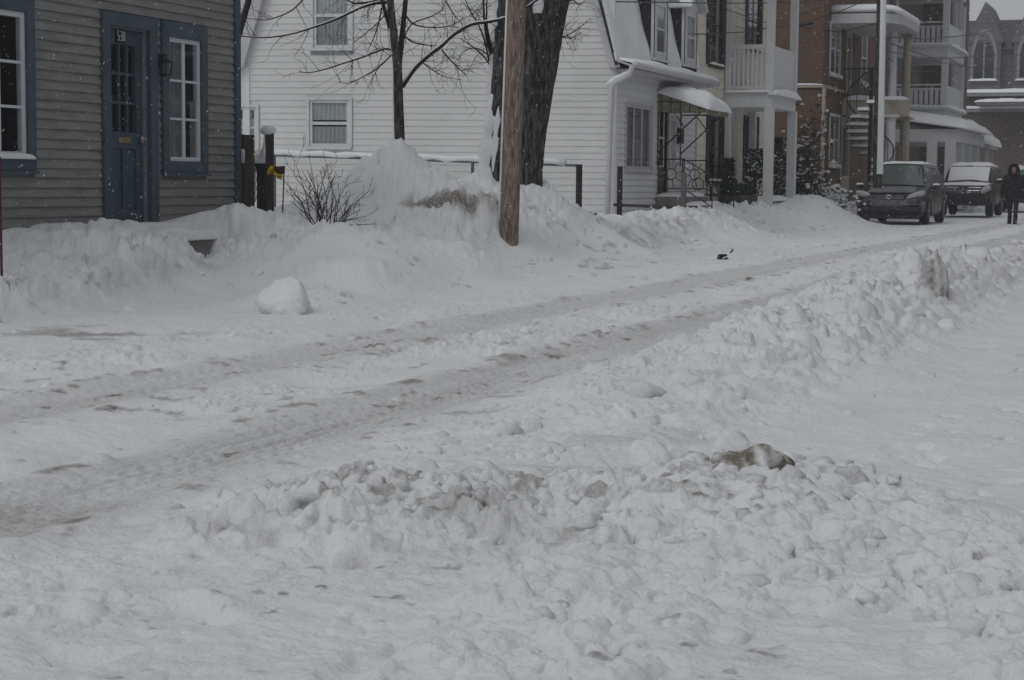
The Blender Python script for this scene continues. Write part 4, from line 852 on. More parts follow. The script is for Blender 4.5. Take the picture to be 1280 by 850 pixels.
# ------------------------------------------------------------------ brown brick building with round canopy porch and spiral stair
def brick_house():
    Y0, Y1, ZT = 51.6, 63.0, 8.6; W = Wall((GX, 0, 0), (0, 1, 0), (1, 0, 0)); S = Wall((GX, Y0, 0), (-1, 0, 0), (0, -1, 0))
    t = thing('brick_building', 'brown brick building with pale window frames behind the parked cars', 'building', (GX-4, 57, 0))
    w = [rect(W, 1037, 28, 1050, 95), rect(W, 1036, 142, 1048.5, 208), rect(W, 1076, 40, 1083, 105)]; d1 = (*rect(W, 1057, 36, 1064, 120)[:2], 3.8, 6.0); d0 = (*rect(W, 1051, 140, 1061, 230)[:2], .8, 3.2)
    H = w+[d1, d0]
    c = MB(); W.core(c, Y0+.0, Y1, -.3, ZT, H, .2, 0); c.box(GX-9, GX-.201, Y0, Y0+.2, -.3, ZT); c.box(GX-9, GX-.201, Y1-.2, Y1, -.3, ZT); c.box(GX-9.2, GX-9.001, Y0, Y1, -.3, ZT); c.build('wall', M['brick'], t)
    for k, h in enumerate(w):
        window(t, W, *h, .09, 2 if k < 2 else 1, 2, 'white', None, .06, True, [(0, 1, .5, 1, 'lace2')] if k != 1 else [], d=.02, snow=True, seed=k, mun=.03); dark_box(t, W, h[0]+.03, h[1]-.03, h[2]+.03, h[3]-.03, -.21)
    for h in (d1, d0):
        D = MB()
        for q in ((h[0], h[0]+.16, h[2], h[3]), (h[1]-.16, h[1], h[2], h[3]), (h[0]+.161, h[1]-.161, h[2], h[2]+.6), (h[0]+.161, h[1]-.161, h[3]-.3, h[3])): W.box(D, *q, -.12, .03)
        dd_ = D.build('door', M['tan'], t); g = MB(); W.box(g, h[0]+.162, h[1]-.162, h[2]+.601, h[3]-.301, -.08, -.07); g.build('pane', GLASS, dd_); dark_box(t, W, h[0]+.05, h[1]-.05, h[2]+.05, h[3]-.05, -.21)
    # pale string course and drain pipe at the corner
    z = W.uv(1027, 107)[1]; s = MB(); S.box(s, -.05, 5, z-.05, z+.03, .002, .06); W.box(s, Y0+.001, d1[0]-.4, z-.05, z+.03, .002, .06); so_ = s.build('string_course', M['tan'], t)
    pillow(MB(), S.p(-.05, z+.03, .0), (-5, 0, 0), (0, -.07, 0), UP, .05, 30, 6, 3).build('ledge_snow', SNOW, so_, True)
    MB().tube([(GX+.07, Y0-.05, .3), (GX+.07, Y0-.05, z-.06)], .06, 8).build('drain_pipe', M['tan'], t)
    # porch: balcony floor, canopy and columns
    px0, px1, py0, py1 = GX+.02, GX+1.78, 54.6, 57.3; fz = W.uv(1060, 128)[1]; fz = 3.72
    def dshape(x0, x1, y0, y1, rad=.8, n=6):
        P = [(x0, y0)]; P += [(x1-rad+rad*math.sin(a*PI/2/n), y0+rad-rad*math.cos(a*PI/2/n)) for a in range(n+1)]; P += [(x1-rad+rad*math.cos(a*PI/2/n), y1-rad+rad*math.sin(a*PI/2/n)) for a in range(n+1)]; P += [(x0, y1)]; return P
    P = dshape(px0, px1, py0, py1); MB().loft([[(x, y, fz-.45) for x, y in P], [(x, y, fz) for x, y in P]]).build('balcony', M['tan'], t)
    cz = 6.15; P2 = dshape(px0, px1+.22, py0-2.0, py1+.2, 1.0); cp = MB().loft([[(x, y, cz-.28) for x, y in P2], [(x, y, cz) for x, y in P2]]).build('canopy', M['gutter'], t)
    rings = []
    ctr = (GX+.9, py0+.4)
    for (k, zz) in ((1.0, .0), (1.02, .04), (1.02, .11), (.98, .19), (.88, .25), (.5, .32), (.05, .35)): rings.append([(ctr[0]+(x-ctr[0])*k if x > px0+.01 else x, ctr[1]+(y-ctr[1])*k, cz+.002+zz+.04*math.sin(y*2.3)) for x, y in P2])
    MB().loft(rings).build('canopy_snow', SNOW, cp, True)
    pillow(MB(), (GX+.1, py0-.05, fz), (1.9, 0, 0), (0, .3, 0), UP, .12, 20, 6, 5).build('balcony_snow', SNOW, t, True)
    for (x, y) in ((px1-.30, py0+.25), (px1-.20, py1-.3)):
        post(t, 'column', x, y, fz+.01, cz-.281, .13, 'white' if y < py0+1 else 'tan', 10); post(t, 'column', x, y, .2, fz-.451, .17, 'white' if y < py0+1 else 'tan', 10)
    r = MB()
    for z in (fz+.15, fz+.95): r.tube([(px0, py0+.05, z), (px1-.5, py0+.05, z)], .02, 5)
    for k in range(14): x = px0+.08+k*.10; r.tube([(x, py0+.05, fz+.01), (x, py0+.05, fz+.95)], .011, 4)
    r.build('balcony_railing', M['black'], t)
    # spiral stair
    ctrs = (GX+1.0, py0-.55); sx = ctrs; st = MB().tube([(sx[0], sx[1], .2), (sx[0], sx[1], fz+.9)], .06, 8).build('spiral_stair', M['black'], t)
    for k in range(15):
        a0 = -1.2+k*.42; z = .55+k*.215; R1 = .72; p = [(sx[0]+.05*math.cos(a0), sx[1]+.05*math.sin(a0)), (sx[0]+R1*math.cos(a0), sx[1]+R1*math.sin(a0)), (sx[0]+R1*math.cos(a0+.5), sx[1]+R1*math.sin(a0+.5))]
        MB().loft([[(x, y, z-.03) for x, y in p], [(x, y, z) for x, y in p]]).build('tread', M['black'], st); MB().loft([[(x, y, z+.001) for x, y in p], [(sx[0]+(x-sx[0])*.93, sx[1]+(y-sx[1])*.93, z+.10) for x, y in p]]).build('tread_snow', SNOW, st)
        MB().tube([(p[1][0], p[1][1], z), (p[1][0], p[1][1], z+.9)], .012, 4).build('baluster', M['black'], st)
    MB().tube([(sx[0]+.72*math.cos(-1.2+k*.21), sx[1]+.72*math.sin(-1.2+k*.21), .55+.9+k*.1075) for k in range(30)], .022, 6).build('handrail', M['black'], st)
    rf = MB(); rf.box(GX-9.3, GX+.25, Y0-.15, Y1+.15, ZT, ZT+.35); ro = rf.build('roof', M['tan'], t); pillow(MB(), (GX-9.3, Y0-.2, ZT+.35), (9.6, 0, 0), (0, Y1-Y0+.4, 0), UP, .3, 10, 12, 9).build('roof_snow', SNOW, ro, True)
brick_house()

# ------------------------------------------------------------------ three-storey gallery building
def gallery_house():
    t = thing('gallery_building', 'tall building with stacked white snow covered galleries down the street', 'building', (-15, 80, 0))
    FX = -13.2; W = Wall((FX, 0, 0), (0, 1, 0), (1, 0, 0)); Y0, Y1, ZT = 64.5, 89.8, 11.8
    wins = [(77.6, 78.5, 7.6, 9.3), (79.6, 80.5, 7.6, 9.3), (77.6, 78.5, 4.9, 6.6), (79.6, 80.5, 4.9, 6.6), (72.2, 73.2, 1.6, 3.2)]
    c = MB(); W.core(c, Y0, Y1, -.3, ZT, wins, .2, 0); c.box(FX-8, FX-.201, Y0, Y0+.2, -.3, ZT); c.box(FX-8, FX-.201, Y1-.2, Y1, -.3, ZT); c.box(FX-8.2, FX-8.001, Y0, Y1, -.3, ZT); c.build('wall', M['fbrick'], t)
    for k, h in enumerate(wins): window(t, W, *h, .1, 1, 2, 'white', 'white', .08, True, d=.01, seed=k); dark_box(t, W, h[0]+.03, h[1]-.03, h[2]+.03, h[3]-.03, -.21)
    gx1, gy0, gy1 = -10.25, 76.0, 81.2
    for li, fz in enumerate((4.35, 6.95, 9.7)):
        b = MB().box(FX+.02, gx1+.1, gy0-.1, gy1+.1, fz-.45, fz-.05).build('gallery', M['white'], t); e = MB().box(FX+.02, gx1+.25, gy0-.25, gy1+.25, fz-.049, fz+.05).build('gallery_deck', M['white'], b)
        pillow(MB(), (FX+.05, gy0-.3, fz+.051), (gx1-FX+.25, 0, 0), (0, .25, 0), UP, .09, 24, 6, li).build('deck_snow', SNOW, b, True)
        pillow(MB(), (gx1+.0, gy0-.3, fz+.03), (.30, 0, 0), (0, 5.8, 0), UP, .13, 6, 20, li+4, .03).build('deck_snow', SNOW, b, True)
        if li == 2: continue
        for z in (fz+.12, fz+.82, fz+1.0): MB().box(FX+.02, gx1, gy0-.03, gy0+.03, z-.035, z+.035).build('handrail', M['white'], b)
        for k in range(13): x = FX+.2+k*.215; MB().box(x, x+.15, gy0-.012, gy0+.012, fz+.156, fz+.784).build('baluster', M['white'], b)
        MB().box(gx1-.03, gx1+.02, gy0+.1, gy1-.1, fz+.06, fz+1.0).build('side_panel', M['white'], b)
        for (x, y) in ((gx1, gy0), (gx1, gy1), (FX+.9, gy0)): post(b, 'post', x, y, fz+.051, fz+2.1, .13 if x > -11 else .06, 'white')
    # ground porch with snowy roof
    qx1, qy0, qy1 = -8.95, 71.0, 80.5; pr = MB(); pr.hexa([(FX+.02, qy0, 3.95), (qx1, qy0, 3.35), (qx1, qy1, 3.35), (FX+.02, qy1, 3.95), (FX+.02, qy0, 4.05), (qx1, qy0, 3.45), (qx1, qy1, 3.45), (FX+.02, qy1, 4.05)]); po = pr.build('porch', M['white'], t)
    MB().box(FX+.02, qx1-.1, qy0+.1, qy1-.1, 2.85, 3.34).build('fascia', M['white'], po)
    pillow(MB(), (FX+.02, qy0-.2, 4.06), (qx1-FX+.25, 0, -.62), (0, qy1-qy0+.3, 0), Vector((.14, 0, .99)), .33, 26, 16, 6, .08, 5).build('porch_snow', SNOW, po, True)
    for k, x in enumerate((FX+.25, FX+.9, FX+1.5, FX+2.1, FX+3.2, qx1-.35)): post(po, 'column', x, qy0+.2, .2, 2.849, .09 if k < 4 else .19, 'white')
    for y in (73.5, 76.0, 78.5): post(po, 'column', qx1-.3, y, .2, 2.849, .17, 'white')
    MB().box(FX-8.3, FX+3.4, Y0-.2, Y1+.2, ZT, ZT+.4).build('roof', M['white'], t)
    # twin pale rain pipes at the far corner
    for (u, r) in ((1192.5, .22), (1199, .16)):
        p = pd(u, 60, 86); MB().tube([(p.x, p.y, 5.2), (p.x-.05, p.y, ZT)], [r, r*.9], 10).build('rain_pipe', M['gutter'], t)
gallery_house()
# ------------------------------------------------------------------ low building with a snowy shopfront canopy
t = thing('shopfront_building', 'low brick building with a long snow capped canopy past the galleries', 'building', (-14, 93, 0))
MB().box(-22, -11.9, 90, 97, -.3, 12).build('wall', M['fbrick'], t)
c = MB(); c.hexa([(-11.89, 90.5, 3.3), (-9.9, 90.5, 2.95), (-9.9, 94, 2.95), (-11.89, 94, 3.3), (-11.89, 90.5, 3.9), (-9.9, 90.5, 3.25), (-9.9, 94, 3.25), (-11.89, 94, 3.9)]); cn = c.build('canopy', M['gutter'], t)
pillow(MB(), (-11.89, 90.3, 3.91), (2.2, 0, -.72), (0, 3.9, 0), Vector((.23, 0, .97)), .35, 20, 14, 3, .08, 5).build('canopy_snow', SNOW, cn, True)
for k in range(5): post(cn, 'column', -11.6+.38*k, 90.8, 0, 2.94, .07, 'gutter')
for y in (92.2, 93.6): post(cn, 'column', -10.15, y, 0, 2.94, .07, 'gutter')
MB().box(-22.2, -11.7, 89.81, 97.2, 12.001, 12.3).build('roof', M['gutter'], t)

# ------------------------------------------------------------------ red brick block closing the street and the stone church behind it
t = thing('brick_block', 'long dull red brick wall with snowy ledges closing the street', 'building', (4, 116, 0))
MB().box(-30, 34, 112, 120, -.3, 6.6).build('wall', M['fbrick'], t)
for (z, x0, x1, ov) in ((6.6, -30.2, 34.2, .5), (5.65, -30.1, 34.1, .22)):
    l = MB().box(x0, x1, 112-ov, 120.3 if z > 6 else 111.999, z+.001, z+.22).build('ledge', M['lstone'], t); pillow(MB(), (x0, 112-ov-.05, z+.22), (x1-x0, 0, 0), (0, .9 if z > 6 else .2, 0), UP, .16, 60, 6, int(z)).build('ledge_snow', SNOW, l, True)
pz_ = MB().box(-12.9, -8.1, 109.5, 111.99, 6.0, 6.16).build('awning_slab', M['lstone'], t); pillow(MB(), (-13, 109.4, 6.161), (5, 0, 0), (0, 2.5, 0), UP, .2, 24, 8, 7).build('slab_snow', SNOW, pz_, True)
def arch(W, a, z0, w, h, n=8):
    P = [(a-w, z0), (a+w, z0), (a+w, z0+h*.55)]; 
    for k in range(1, n+1): q = k/n; P.append((a+w*(1-q)**.75 if q < 1 else a, z0+h*(.55+.45*math.sin(q*PI/2)**.9)))
    for k in range(n-1, -1, -1): q = k/n; P.append((a-w*(1-q)**.75, z0+h*(.55+.45*math.sin(q*PI/2)**.9)))
    return P
def church():
    Y = 136.0; W = Wall((0, Y, 0), (1, 0, 0), (0, -1, 0)); t = thing('stone_church', 'grey stone church with pointed windows and gables in the falling snow', 'church', (-4, 145, 0))
    c = MB(); c.box(-18, 22, Y, Y+18, -.3, 11.2); c.build('wall', M['stone'], t)
    r = MB(); r.add([(-18.4, Y-.4, 11.2), (22.4, Y-.4, 11.2), (22.4, Y+18.4, 11.2), (-18.4, Y+18.4, 11.2), (-18.4, Y+2.4, 13.6), (22.4, Y+2.4, 13.6), (22.4, Y+16, 13.6), (-18.4, Y+16, 13.6)], [(0, 1, 5, 4), (4, 5, 6, 7), (2, 3, 7, 6), (1, 2, 6, 5), (3, 0, 4, 7), (3, 2, 1, 0)]); r.build('roof', M['roof'], t)
    xs = [W.uv(1232, 50)[0], W.uv(1290, 50)[0]]; sp = xs[1]-xs[0]
    for k in range(-1, 7):
        x = xs[0]+k*sp
        if x < -17 or x > 20: continue
        hw = sp*.36; b = MB(); b.hexa([(x-hw, Y-.6, 0), (x+hw, Y-.6, 0), (x+hw, Y-.001, 0), (x-hw, Y-.001, 0), (x-hw, Y-.6, 11.9), (x+hw, Y-.6, 11.9), (x+hw, Y-.001, 11.9), (x-hw, Y-.001, 11.9)]); bay = b.build('bay', M['stone'], t)
        g = MB(); g.add([(x-hw-.25, Y-.7, 11.7), (x+hw+.25, Y-.7, 11.7), (x, Y-.7, 14.7), (x-hw-.25, Y+6, 11.7), (x+hw+.25, Y+6, 11.7), (x, Y+6, 14.7)], [(0, 1, 2), (5, 4, 3), (0, 2, 5, 3), (1, 4, 5, 2), (0, 3, 4, 1)]); g.build('gable', M['stone'], bay)
        for (z0, h, w_) in ((9.0, 3.4, .74), (4.0, 4.0, .85)):
            o = arch(W, x, z0, w_+.22, h+.28); i_ = arch(W, x, z0, w_, h); f = MB(); n = len(o)
            f.loft([[W.p(a, z, .605) for a, z in o], [W.p(a, z, .72) for a, z in o], [W.p(a, z, .72) for a, z in i_], [W.p(a, z, .605) for a, z in i_]], cap=False); wf = f.build('window', M['lstone'], bay)
            f = MB(); f.add([W.p(a, z, .63) for a, z in i_], [tuple(range(len(i_)))]); f.build('pane', M['sglass'], wf)
            f = MB(); W.box(f, x-.06, x+.06, z0+.02, z0+h*.9, .631, .66); f.build('mullion', M['lstone'], wf)
            pillow(MB(), W.p(x-w_-.3, z0-.1, .6), (2*w_+.6, 0, 0), (0, -.35, 0), UP, .16, 14, 6, k+9).build('sill_snow', SNOW, wf, True)
    l = MB(); W.box(l, -18, 22, 7.9, 8.2, .0, .75); lo = l.build('ledge', M['lstone'], t); pillow(MB(), W.p(-18, 8.2, 0), (40, 0, 0), (0, -.8, 0), UP, .14, 40, 6, 2).build('ledge_snow', SNOW, lo, True)
church()

# ------------------------------------------------------------------ houses across the street, out of frame, that the windows mirror
for k, (y0, y1, h, m, lb) in enumerate(((9, 19, 6.5, 'fbrick', 'two storey red brick house on the near side, out of frame'), (21, 31, 7.5, 'brick', 'tall brown brick house on the near side, out of frame'), (33, 47, 7.0, 'roof', 'dark grey row house on the near side, out of frame'), (49, 70, 8.0, 'fbrick', 'long red brick row house on the near side, out of frame'), (72, 100, 8.0, 'brick', 'far brown brick row house on the near side, out of frame'))):
    t = thing('row_house', lb, 'house', (8, (y0+y1)/2, 0), 'houses on the near side of the street'); x0 = 3.6
    W = Wall((x0, 0, 0), (0, 1, 0), (-1, 0, 0)); hs_ = []
    n = int((y1-y0)/2.6)
    for i in range(n):
        for z in (1.5, 4.3): a = y0+.8+i*2.6; hs_.append((a, a+1.0, z, z+1.6))
    c = MB(); W.core(c, y0, y1, -.3, h, hs_, .2, 0); c.box(x0+.201, x0+8, y0, y0+.2, -.3, h); c.box(x0+.201, x0+8, y1-.2, y1, -.3, h); c.box(x0+8.001, x0+8.2, y0, y1, -.3, h); c.build('wall', M[m], t)
    for a in hs_: window(t, W, *a, .08, 1, 2, 'white', None, sill=False)
    MB().box(x0+.3, x0+.35, y0+.3, y1-.3, .5, h-.3).build('room', M['dark'], t)
    ro = MB().add([(x0-.3, y0-.2, h), (x0+8.5, y0-.2, h), (x0+8.5, y1+.2, h), (x0-.3, y1+.2, h), (x0+4, y0-.2, h+2.2), (x0+4, y1+.2, h+2.2)], [(3, 5, 4, 0), (1, 4, 5, 2), (0, 4, 1), (2, 5, 3), (0, 1, 2, 3)]).build('roof', M['roof'], t)
# ------------------------------------------------------------------ trees, poles, fences, wires
def limb(px_pts, d0, wpx, dd=0, n=7, mb=None, wob=0.0, seed=0):
    """a limb through points of the photograph at about depth d0; wpx are widths in photograph pixels"""
    rnd = random.Random(seed); pts = []; rad = []; m_ = len(px_pts)
    for i, (u, v) in enumerate(px_pts):
        d = d0 + dd*i/max(1, m_-1); p = pd(u, v, d); pts.append(p); k = wpx[0]+(wpx[1]-wpx[0])*i/max(1, m_-1); rad.append(max(.003, k*d/2208/2))
    # smooth
    P = []; Rr = []
    for i in range(m_-1):
        p0, p1, p2, p3 = pts[max(i-1, 0)], pts[i], pts[i+1], pts[min(i+2, m_-1)]
        for k in range(4):
            t = k/4; P.append(.5*((2*p1)+(p2-p0)*t+(2*p0-5*p1+4*p2-p3)*t*t+(3*p1-p0-3*p2+p3)*t**3)); Rr.append(rad[i]*(1-t)+rad[i+1]*t)
    P.append(pts[-1]); Rr.append(rad[-1])
    mb.tube(P, Rr, n); return P, Rr
def twigs(mb, P, Rr, rnd, num, L0, depth=2, up=.1, spread=.9, r0=.006):
    for i in range(num):
        k = rnd.randint(1, len(P)-1); p = P[k]; d = (P[k]-P[k-1]).normalized()
        side = Vector((rnd.gauss(0, 1), rnd.gauss(0, .6), rnd.gauss(0, 1)+up)); side = (side - d*side.dot(d)).normalized()
        v = (d*(1-spread*.4)+side*spread).normalized(); L = L0*rnd.uniform(.4, 1.1); r = min(r0, Rr[k]*.6); Q = [p]; q = p.copy(); sg = 5
        for j in range(sg): v = (v + Vector((rnd.gauss(0, .16), rnd.gauss(0, .16), rnd.gauss(-.02, .16)))).normalized(); q = q + v*(L/sg); Q.append(q.copy())
        RR = [max(.0022, r*(1-j/sg*.75)) for j in range(sg+1)]; mb.tube(Q, RR, 4, False)
        if depth > 1: twigs(mb, Q, RR, rnd, rnd.randint(1, 3), L*.5, depth-1, up, spread, r*.6)
def top_snow(par, P, Rr, w=.75):
    mb = MB(); mb.tube([p+UP*(r*.72) for p, r in zip(P, Rr)], [max(.004, r*w) for r in Rr], 5); return mb.build('branch_snow', SNOW, par, True)
def small_tree():
    d = 24.5; b = pd(500, 182, d); t = thing('bare_tree', 'slim dark bare tree standing in a snow pile before the white gable', 'tree', (b.x, b.y, gz(b.x, b.y)-.2))
    rnd = random.Random(12); mb = MB(); P, R1 = limb([(501, 215), (500, 182), (498, 120), (497, 85), (493, 50), (488, 0), (482, -70), (474, -160), (470, -260)], d, (15, 5), n=9, mb=mb); tr = mb.build('trunk', M['bark'], t, True)
    MB().tube([p+Vector((-r*.86, -.25*r, 0)) for p, r in zip(P[2:26], R1[2:26])], [r*.26 for r in R1[2:26]], 5).build('trunk_snow', SNOW, tr, True)
    cr = MB(); B = []
    for (pts, w, dd) in ((((498, 85), (502, 50), (507, 0), (512, -70), (524, -160)), (8.5, 4), .2), (((491, 45), (483, 20), (475, -10), (462, -70), (450, -140)), (6, 3), -.3), (((503, 108), (518, 86), (535, 70), (552, 57), (566, 44), (588, 31), (612, 27), (632, 22), (660, 8), (690, -15)), (6.5, 2.6), .9),
        (((491, 64), (483, 61), (470, 65), (452, 72), (430, 79), (405, 87), (385, 91), (374, 89)), (2.8, 1), -.6), (((484, 3), (470, 4), (450, 10), (420, 24), (392, 34), (362, 43), (330, 47), (300, 45)), (4.2, 1.2), -.8), (((486, -4), (470, 1), (452, 4), (440, 3), (425, -6), (410, -20)), (3.2, 1.5), .4),
        (((380, -2), (366, 12), (350, 20), (332, 25), (310, 23)), (2, .8), -.3), (((490, 68), (478, 80), (465, 90), (448, 99), (436, 104), (424, 103)), (1.8, .8), .4), (((504, 44), (515, 52), (530, 56), (546, 57)), (2.6, 1), .3), (((506, 18), (517, 30), (535, 34), (560, 33), (582, 22)), (2.4, .9), .5),
        (((487, 8), (480, 20), (465, 35), (440, 55)), (1.9, .8), -.4), (((477, 10), (473, 30), (466, 50), (460, 62)), (2.2, .8), .3), (((552, 62), (562, 74), (574, 86), (583, 94)), (2.2, 1.1), .2), (((528, 78), (540, 87), (556, 96), (578, 100)), (1.7, .7), .3), (((504, 50), (515, 30), (540, 20), (555, 8), (560, -20)), (2, .8), .5), (((555, -3), (566, 16), (580, 33)), (1.9, .8), .6)):
        Pp, Rp = limb(pts, d+.05, w, dd, 6, cr); B.append((Pp, Rp))
        twigs(cr, Pp, Rp, rnd, int(len(Pp)*.55), .55, 2, .0, .85, .0055)
    cr.build('crown', M['twig'], t)
    for k in (2, 4, 0): top_snow(t, *B[k])
small_tree()
def big_tree():
    d = 26.0; t = thing('big_tree', 'thick furrowed tree trunk with snow plastered bark behind the utility pole', 'tree', pd(640, 250, d)*1.0 - UP*pd(640, 250, d).z)
    # edges read from the photograph: (v, left u, right u)
    prof = [(330, 600, 684), (262, 601, 676), (215, 604, 675), (160, 609, 682), (110, 614, 690), (60, 618, 697), (20, 621, 703), (-30, 621, 712), (-90, 616, 724), (-150, 608, 740)]
    rings = []; n = 120
    for i in range(len(prof)-1):
        for k in range(6):
            q = k/6; v = prof[i][0]*(1-q)+prof[i+1][0]*q; l = prof[i][1]*(1-q)+prof[i+1][1]*q; r = prof[i][2]*(1-q)+prof[i+1][2]*q
            c = pd((l+r)/2, v, d); R = (r-l)/2*d/2208; ring = []
            for j in range(n):
                a = 2*PI*j/n; fur = 1+.05*math.sin(a*9+c.z*1.1)*math.sin(a*5-c.z*.7+1)+.05*abs(math.sin(a*13+1.3*math.sin(c.z*2.2+a*3)))+.03*abs(math.sin(a*29+2*math.sin(c.z*5+a*4)))
                dx = math.cos(a)*R*fur; dy = math.sin(a)*R*.9*fur; ring.append(c + RT*dx + FH*dy)
            rings.append(ring)
    tr = MB().loft(rings).build('trunk', M['bark'], t, True); T = rings
    cr = MB(); rnd = random.Random(5)
    for (pts, w, dd) in (((( 640, -130), (600, -230), (560, -360)), (45, 15), .4), (((690, -130), (740, -250), (800, -380)), (50, 15), .6)): limb(pts, d, w, dd, 9, cr)
    for (pts, w, dd) in ((((618, 78), (610, 55), (606, 30), (604, 0), (603, -40)), (5, 2), -.5), (((616, 66), (611, 45), (608, 20), (610, -20)), (3.4, 1.5), -.6), (((612, 82), (608, 60), (600, 35), (588, 14), (578, -8)), (3, 1), -.8), (((614, 84), (604, 70), (590, 58), (575, 48)), (2.2, .8), -.6),
        (((612, 70), (600, 62), (590, 60), (578, 66), (572, 76)), (1.8, .8), -.6), (((690, 52), (705, 46), (720, 38), (730, 30)), (2, .8), -.6), (((688, 50), (702, 47), (716, 47), (727, 40)), (1.6, .7), -.7), (((660, 58), (676, 50), (690, 36), (696, 26)), (1.8, .8), -1.1), (((704, 5), (716, 0), (724, 6), (732, 0)), (1.8, .8), -.5)):
        Pp, Rp = limb(pts, d, w, dd, 6, cr); twigs(cr, Pp, Rp, rnd, 9, .5, 2, .1, .85, .005)
    cr.build('crown', M['twig'], t)
    # snow plastered on the windward side: shells that follow the bark
    def shell(k0, k1, j0, j1, th, seed):
        r2 = random.Random(seed); m = MB(); R_i = []
        kk = list(range(k0, k1)); jj = list(range(j0, j1))
        out_ = []
        for a, k in enumerate(kk):
            row = []
            w0 = math.sin(PI*(a+.3)/(len(kk)))**.35
            for b, j in enumerate(jj):
                s = (b/(len(jj)-1)-.5)*2*w0*(.8+.2*math.sin(k*1.7+seed)); jf = (j0+j1-1)/2 + s*(j1-j0)/2; ja = int(math.floor(jf)) % n; jb = (ja+1) % n; f = jf-math.floor(jf)
                p = T[k][ja]*(1-f)+T[k][jb]*f; c = sum((T[k][x] for x in (0, 30, 60, 90)), Vector())/4; nn = (p-c); nn.z = 0; nn.normalize()
                e = (1-abs(b/(len(jj)-1)*2-1)**3)*(1-abs((a+.5)/len(kk)*2-1)**4); row.append(p+nn*(th*e-.012))
            out_.append(row)
        m.loft(out_, closed=False); m.build('bark_snow', SNOW, tr, True)
    shell(2, 24, 57, 78, .09, 1); shell(22, 30, 57, 69, .05, 2); shell(36, 40, 90, 99, .04, 3); shell(8, 11, 94, 101, .03, 4); shell(30, 42, 60, 71, .05, 6); shell(12, 22, 74, 81, .04, 7)
big_tree()
def pole(name, label, pb, pt, r0, r1, m, side=None, z1=None):
    t = thing(name, label, 'utility pole', (pb.x, pb.y, gz(pb.x, pb.y)-.3)); n = 20; rings = []
    for i in range(60):
        k = i/59; c = pb.lerp(pt, k); r = r0+(r1-r0)*k; rings.append([c+Vector((math.cos(2*PI*j/n), math.sin(2*PI*j/n), 0))*r*(1+.012*math.sin(j*5+i*.05)+.008*math.sin(j*11)) for j in range(n)])
    s = MB().loft(rings).build('shaft', M[m], t, True); return t, s
pb0 = pd(634.5, 330, 23.0); pt0 = pd(645.5, 0, 22.6); ptop = pb0 + (pt0-pb0)*2.6
ut, us = pole('utility_pole', 'leaning brown wooden utility pole in front of the big tree', pb0, ptop, .135, .105, 'pole')
dirv = (RT*-1+FH*-.25).normalized(); MB().tube([pb0.lerp(ptop, k/30)+dirv*(.128-.03*k/30) for k in range(2, 24)], .022, 6).build('pole_snow', SNOW, us, True)
pb1 = pd(1096.5, 235, 47.5); pt1 = pd(1101.5, 0, 47.5); pt1b = pb1+(pt1-pb1)*1.5
u2, us2 = pole('utility_pole', 'snow plastered pole standing behind the dark minivan', pb1, pt1b, .13, .11, 'bark')
sv = (RT*.75-FH*.66).normalized(); mb = MB(); rings = []
for k in range(2, 40):
    c = pb1.lerp(pt1b, k/40); R = .135-.02*k/40; rings.append([c+(RT*math.cos(a)+FH*math.sin(a))*(R*(1.12 if 0 < i < 9 else .9)) for i, a in enumerate([math.radians(-118+i*15.5) for i in range(10)])])
mb.loft(rings, closed=False).build('pole_snow', SNOW, us2, True)
# ---- weathered wooden fence and gate posts beside the grey house
t = thing('wooden_fence', 'weathered wooden fence posts with snow caps beside the grey house', 'fence', (-11.0, 19.2, .4)); fd = 20.8
def vpost(u0, u1, v0, v1, d, thick=.10, name='post', m='wood'):
    a, b = pd(u0, v1, d), pd(u1, v1, d); z1 = pd((u0+u1)/2, v0, d).z; a.z = b.z = .1; q = FH*thick; mb = MB().hexa([a, b, b+q, a+q, a+UP*(z1-.1), b+UP*(z1-.1), b+q+UP*(z1-.1), a+q+UP*(z1-.1)]); return mb.build(name, M[m], t), (a, b, q, z1)
p1, g1 = vpost(331, 341.5, 165, 275, fd); p2, g2 = vpost(306.5, 317, 168.5, 275, fd-.5); p3, g3 = vpost(321, 331, 206, 275, fd+.1, .04, 'board'); p4, g4 = vpost(301, 306, 168, 275, fd+.6, .04, 'board')
a, b = pd(301, 204, fd+.05), pd(331, 204, fd+.05); MB().hexa([a-UP*.10, b-UP*.10, b-UP*.10+FH*.06, a-UP*.10+FH*.06, a, b, b+FH*.06, a+FH*.06]).build('rail', M['wood'], t)
for k in range(8): a = pd(318.6+(k % 2)*1.6, 208+k*5.5, fd+.02); b = pd(318.6+((k+1) % 2)*1.6, 208+(k+1)*5.5, fd+.02); MB().tube([a, b], .008, 4).build('lattice_strip', M['tan'], t)
c = (g1[0]+g1[1]+g1[2])/2; MB().ball(pd(335.5, 163, fd+.05), (.095, .085, .06), 3, .06, 1).build('snow_cap', SNOW, t, True)
c0, c1 = pd(317.5, 204, fd-.05), pd(331, 204, fd-.05); rings = []
for k in range(9): q = k/8; p = c0.lerp(c1, q); h = .10+.11*abs(2*q-.6)**1.5+(.12*max(0, q-.75)*4); rings.append([p-FH*.02, p-FH*.03+UP*h*.8, p+FH*.03+UP*h, p+FH*.09+UP*h*.8, p+FH*.09])
MB().loft(rings).build('rail_snow', SNOW, t, True)
MB().ball(pd(303.5, 197, fd+.2), (.05, .05, .10), 3, .08, 3).build('rail_snow', SNOW, t, True)
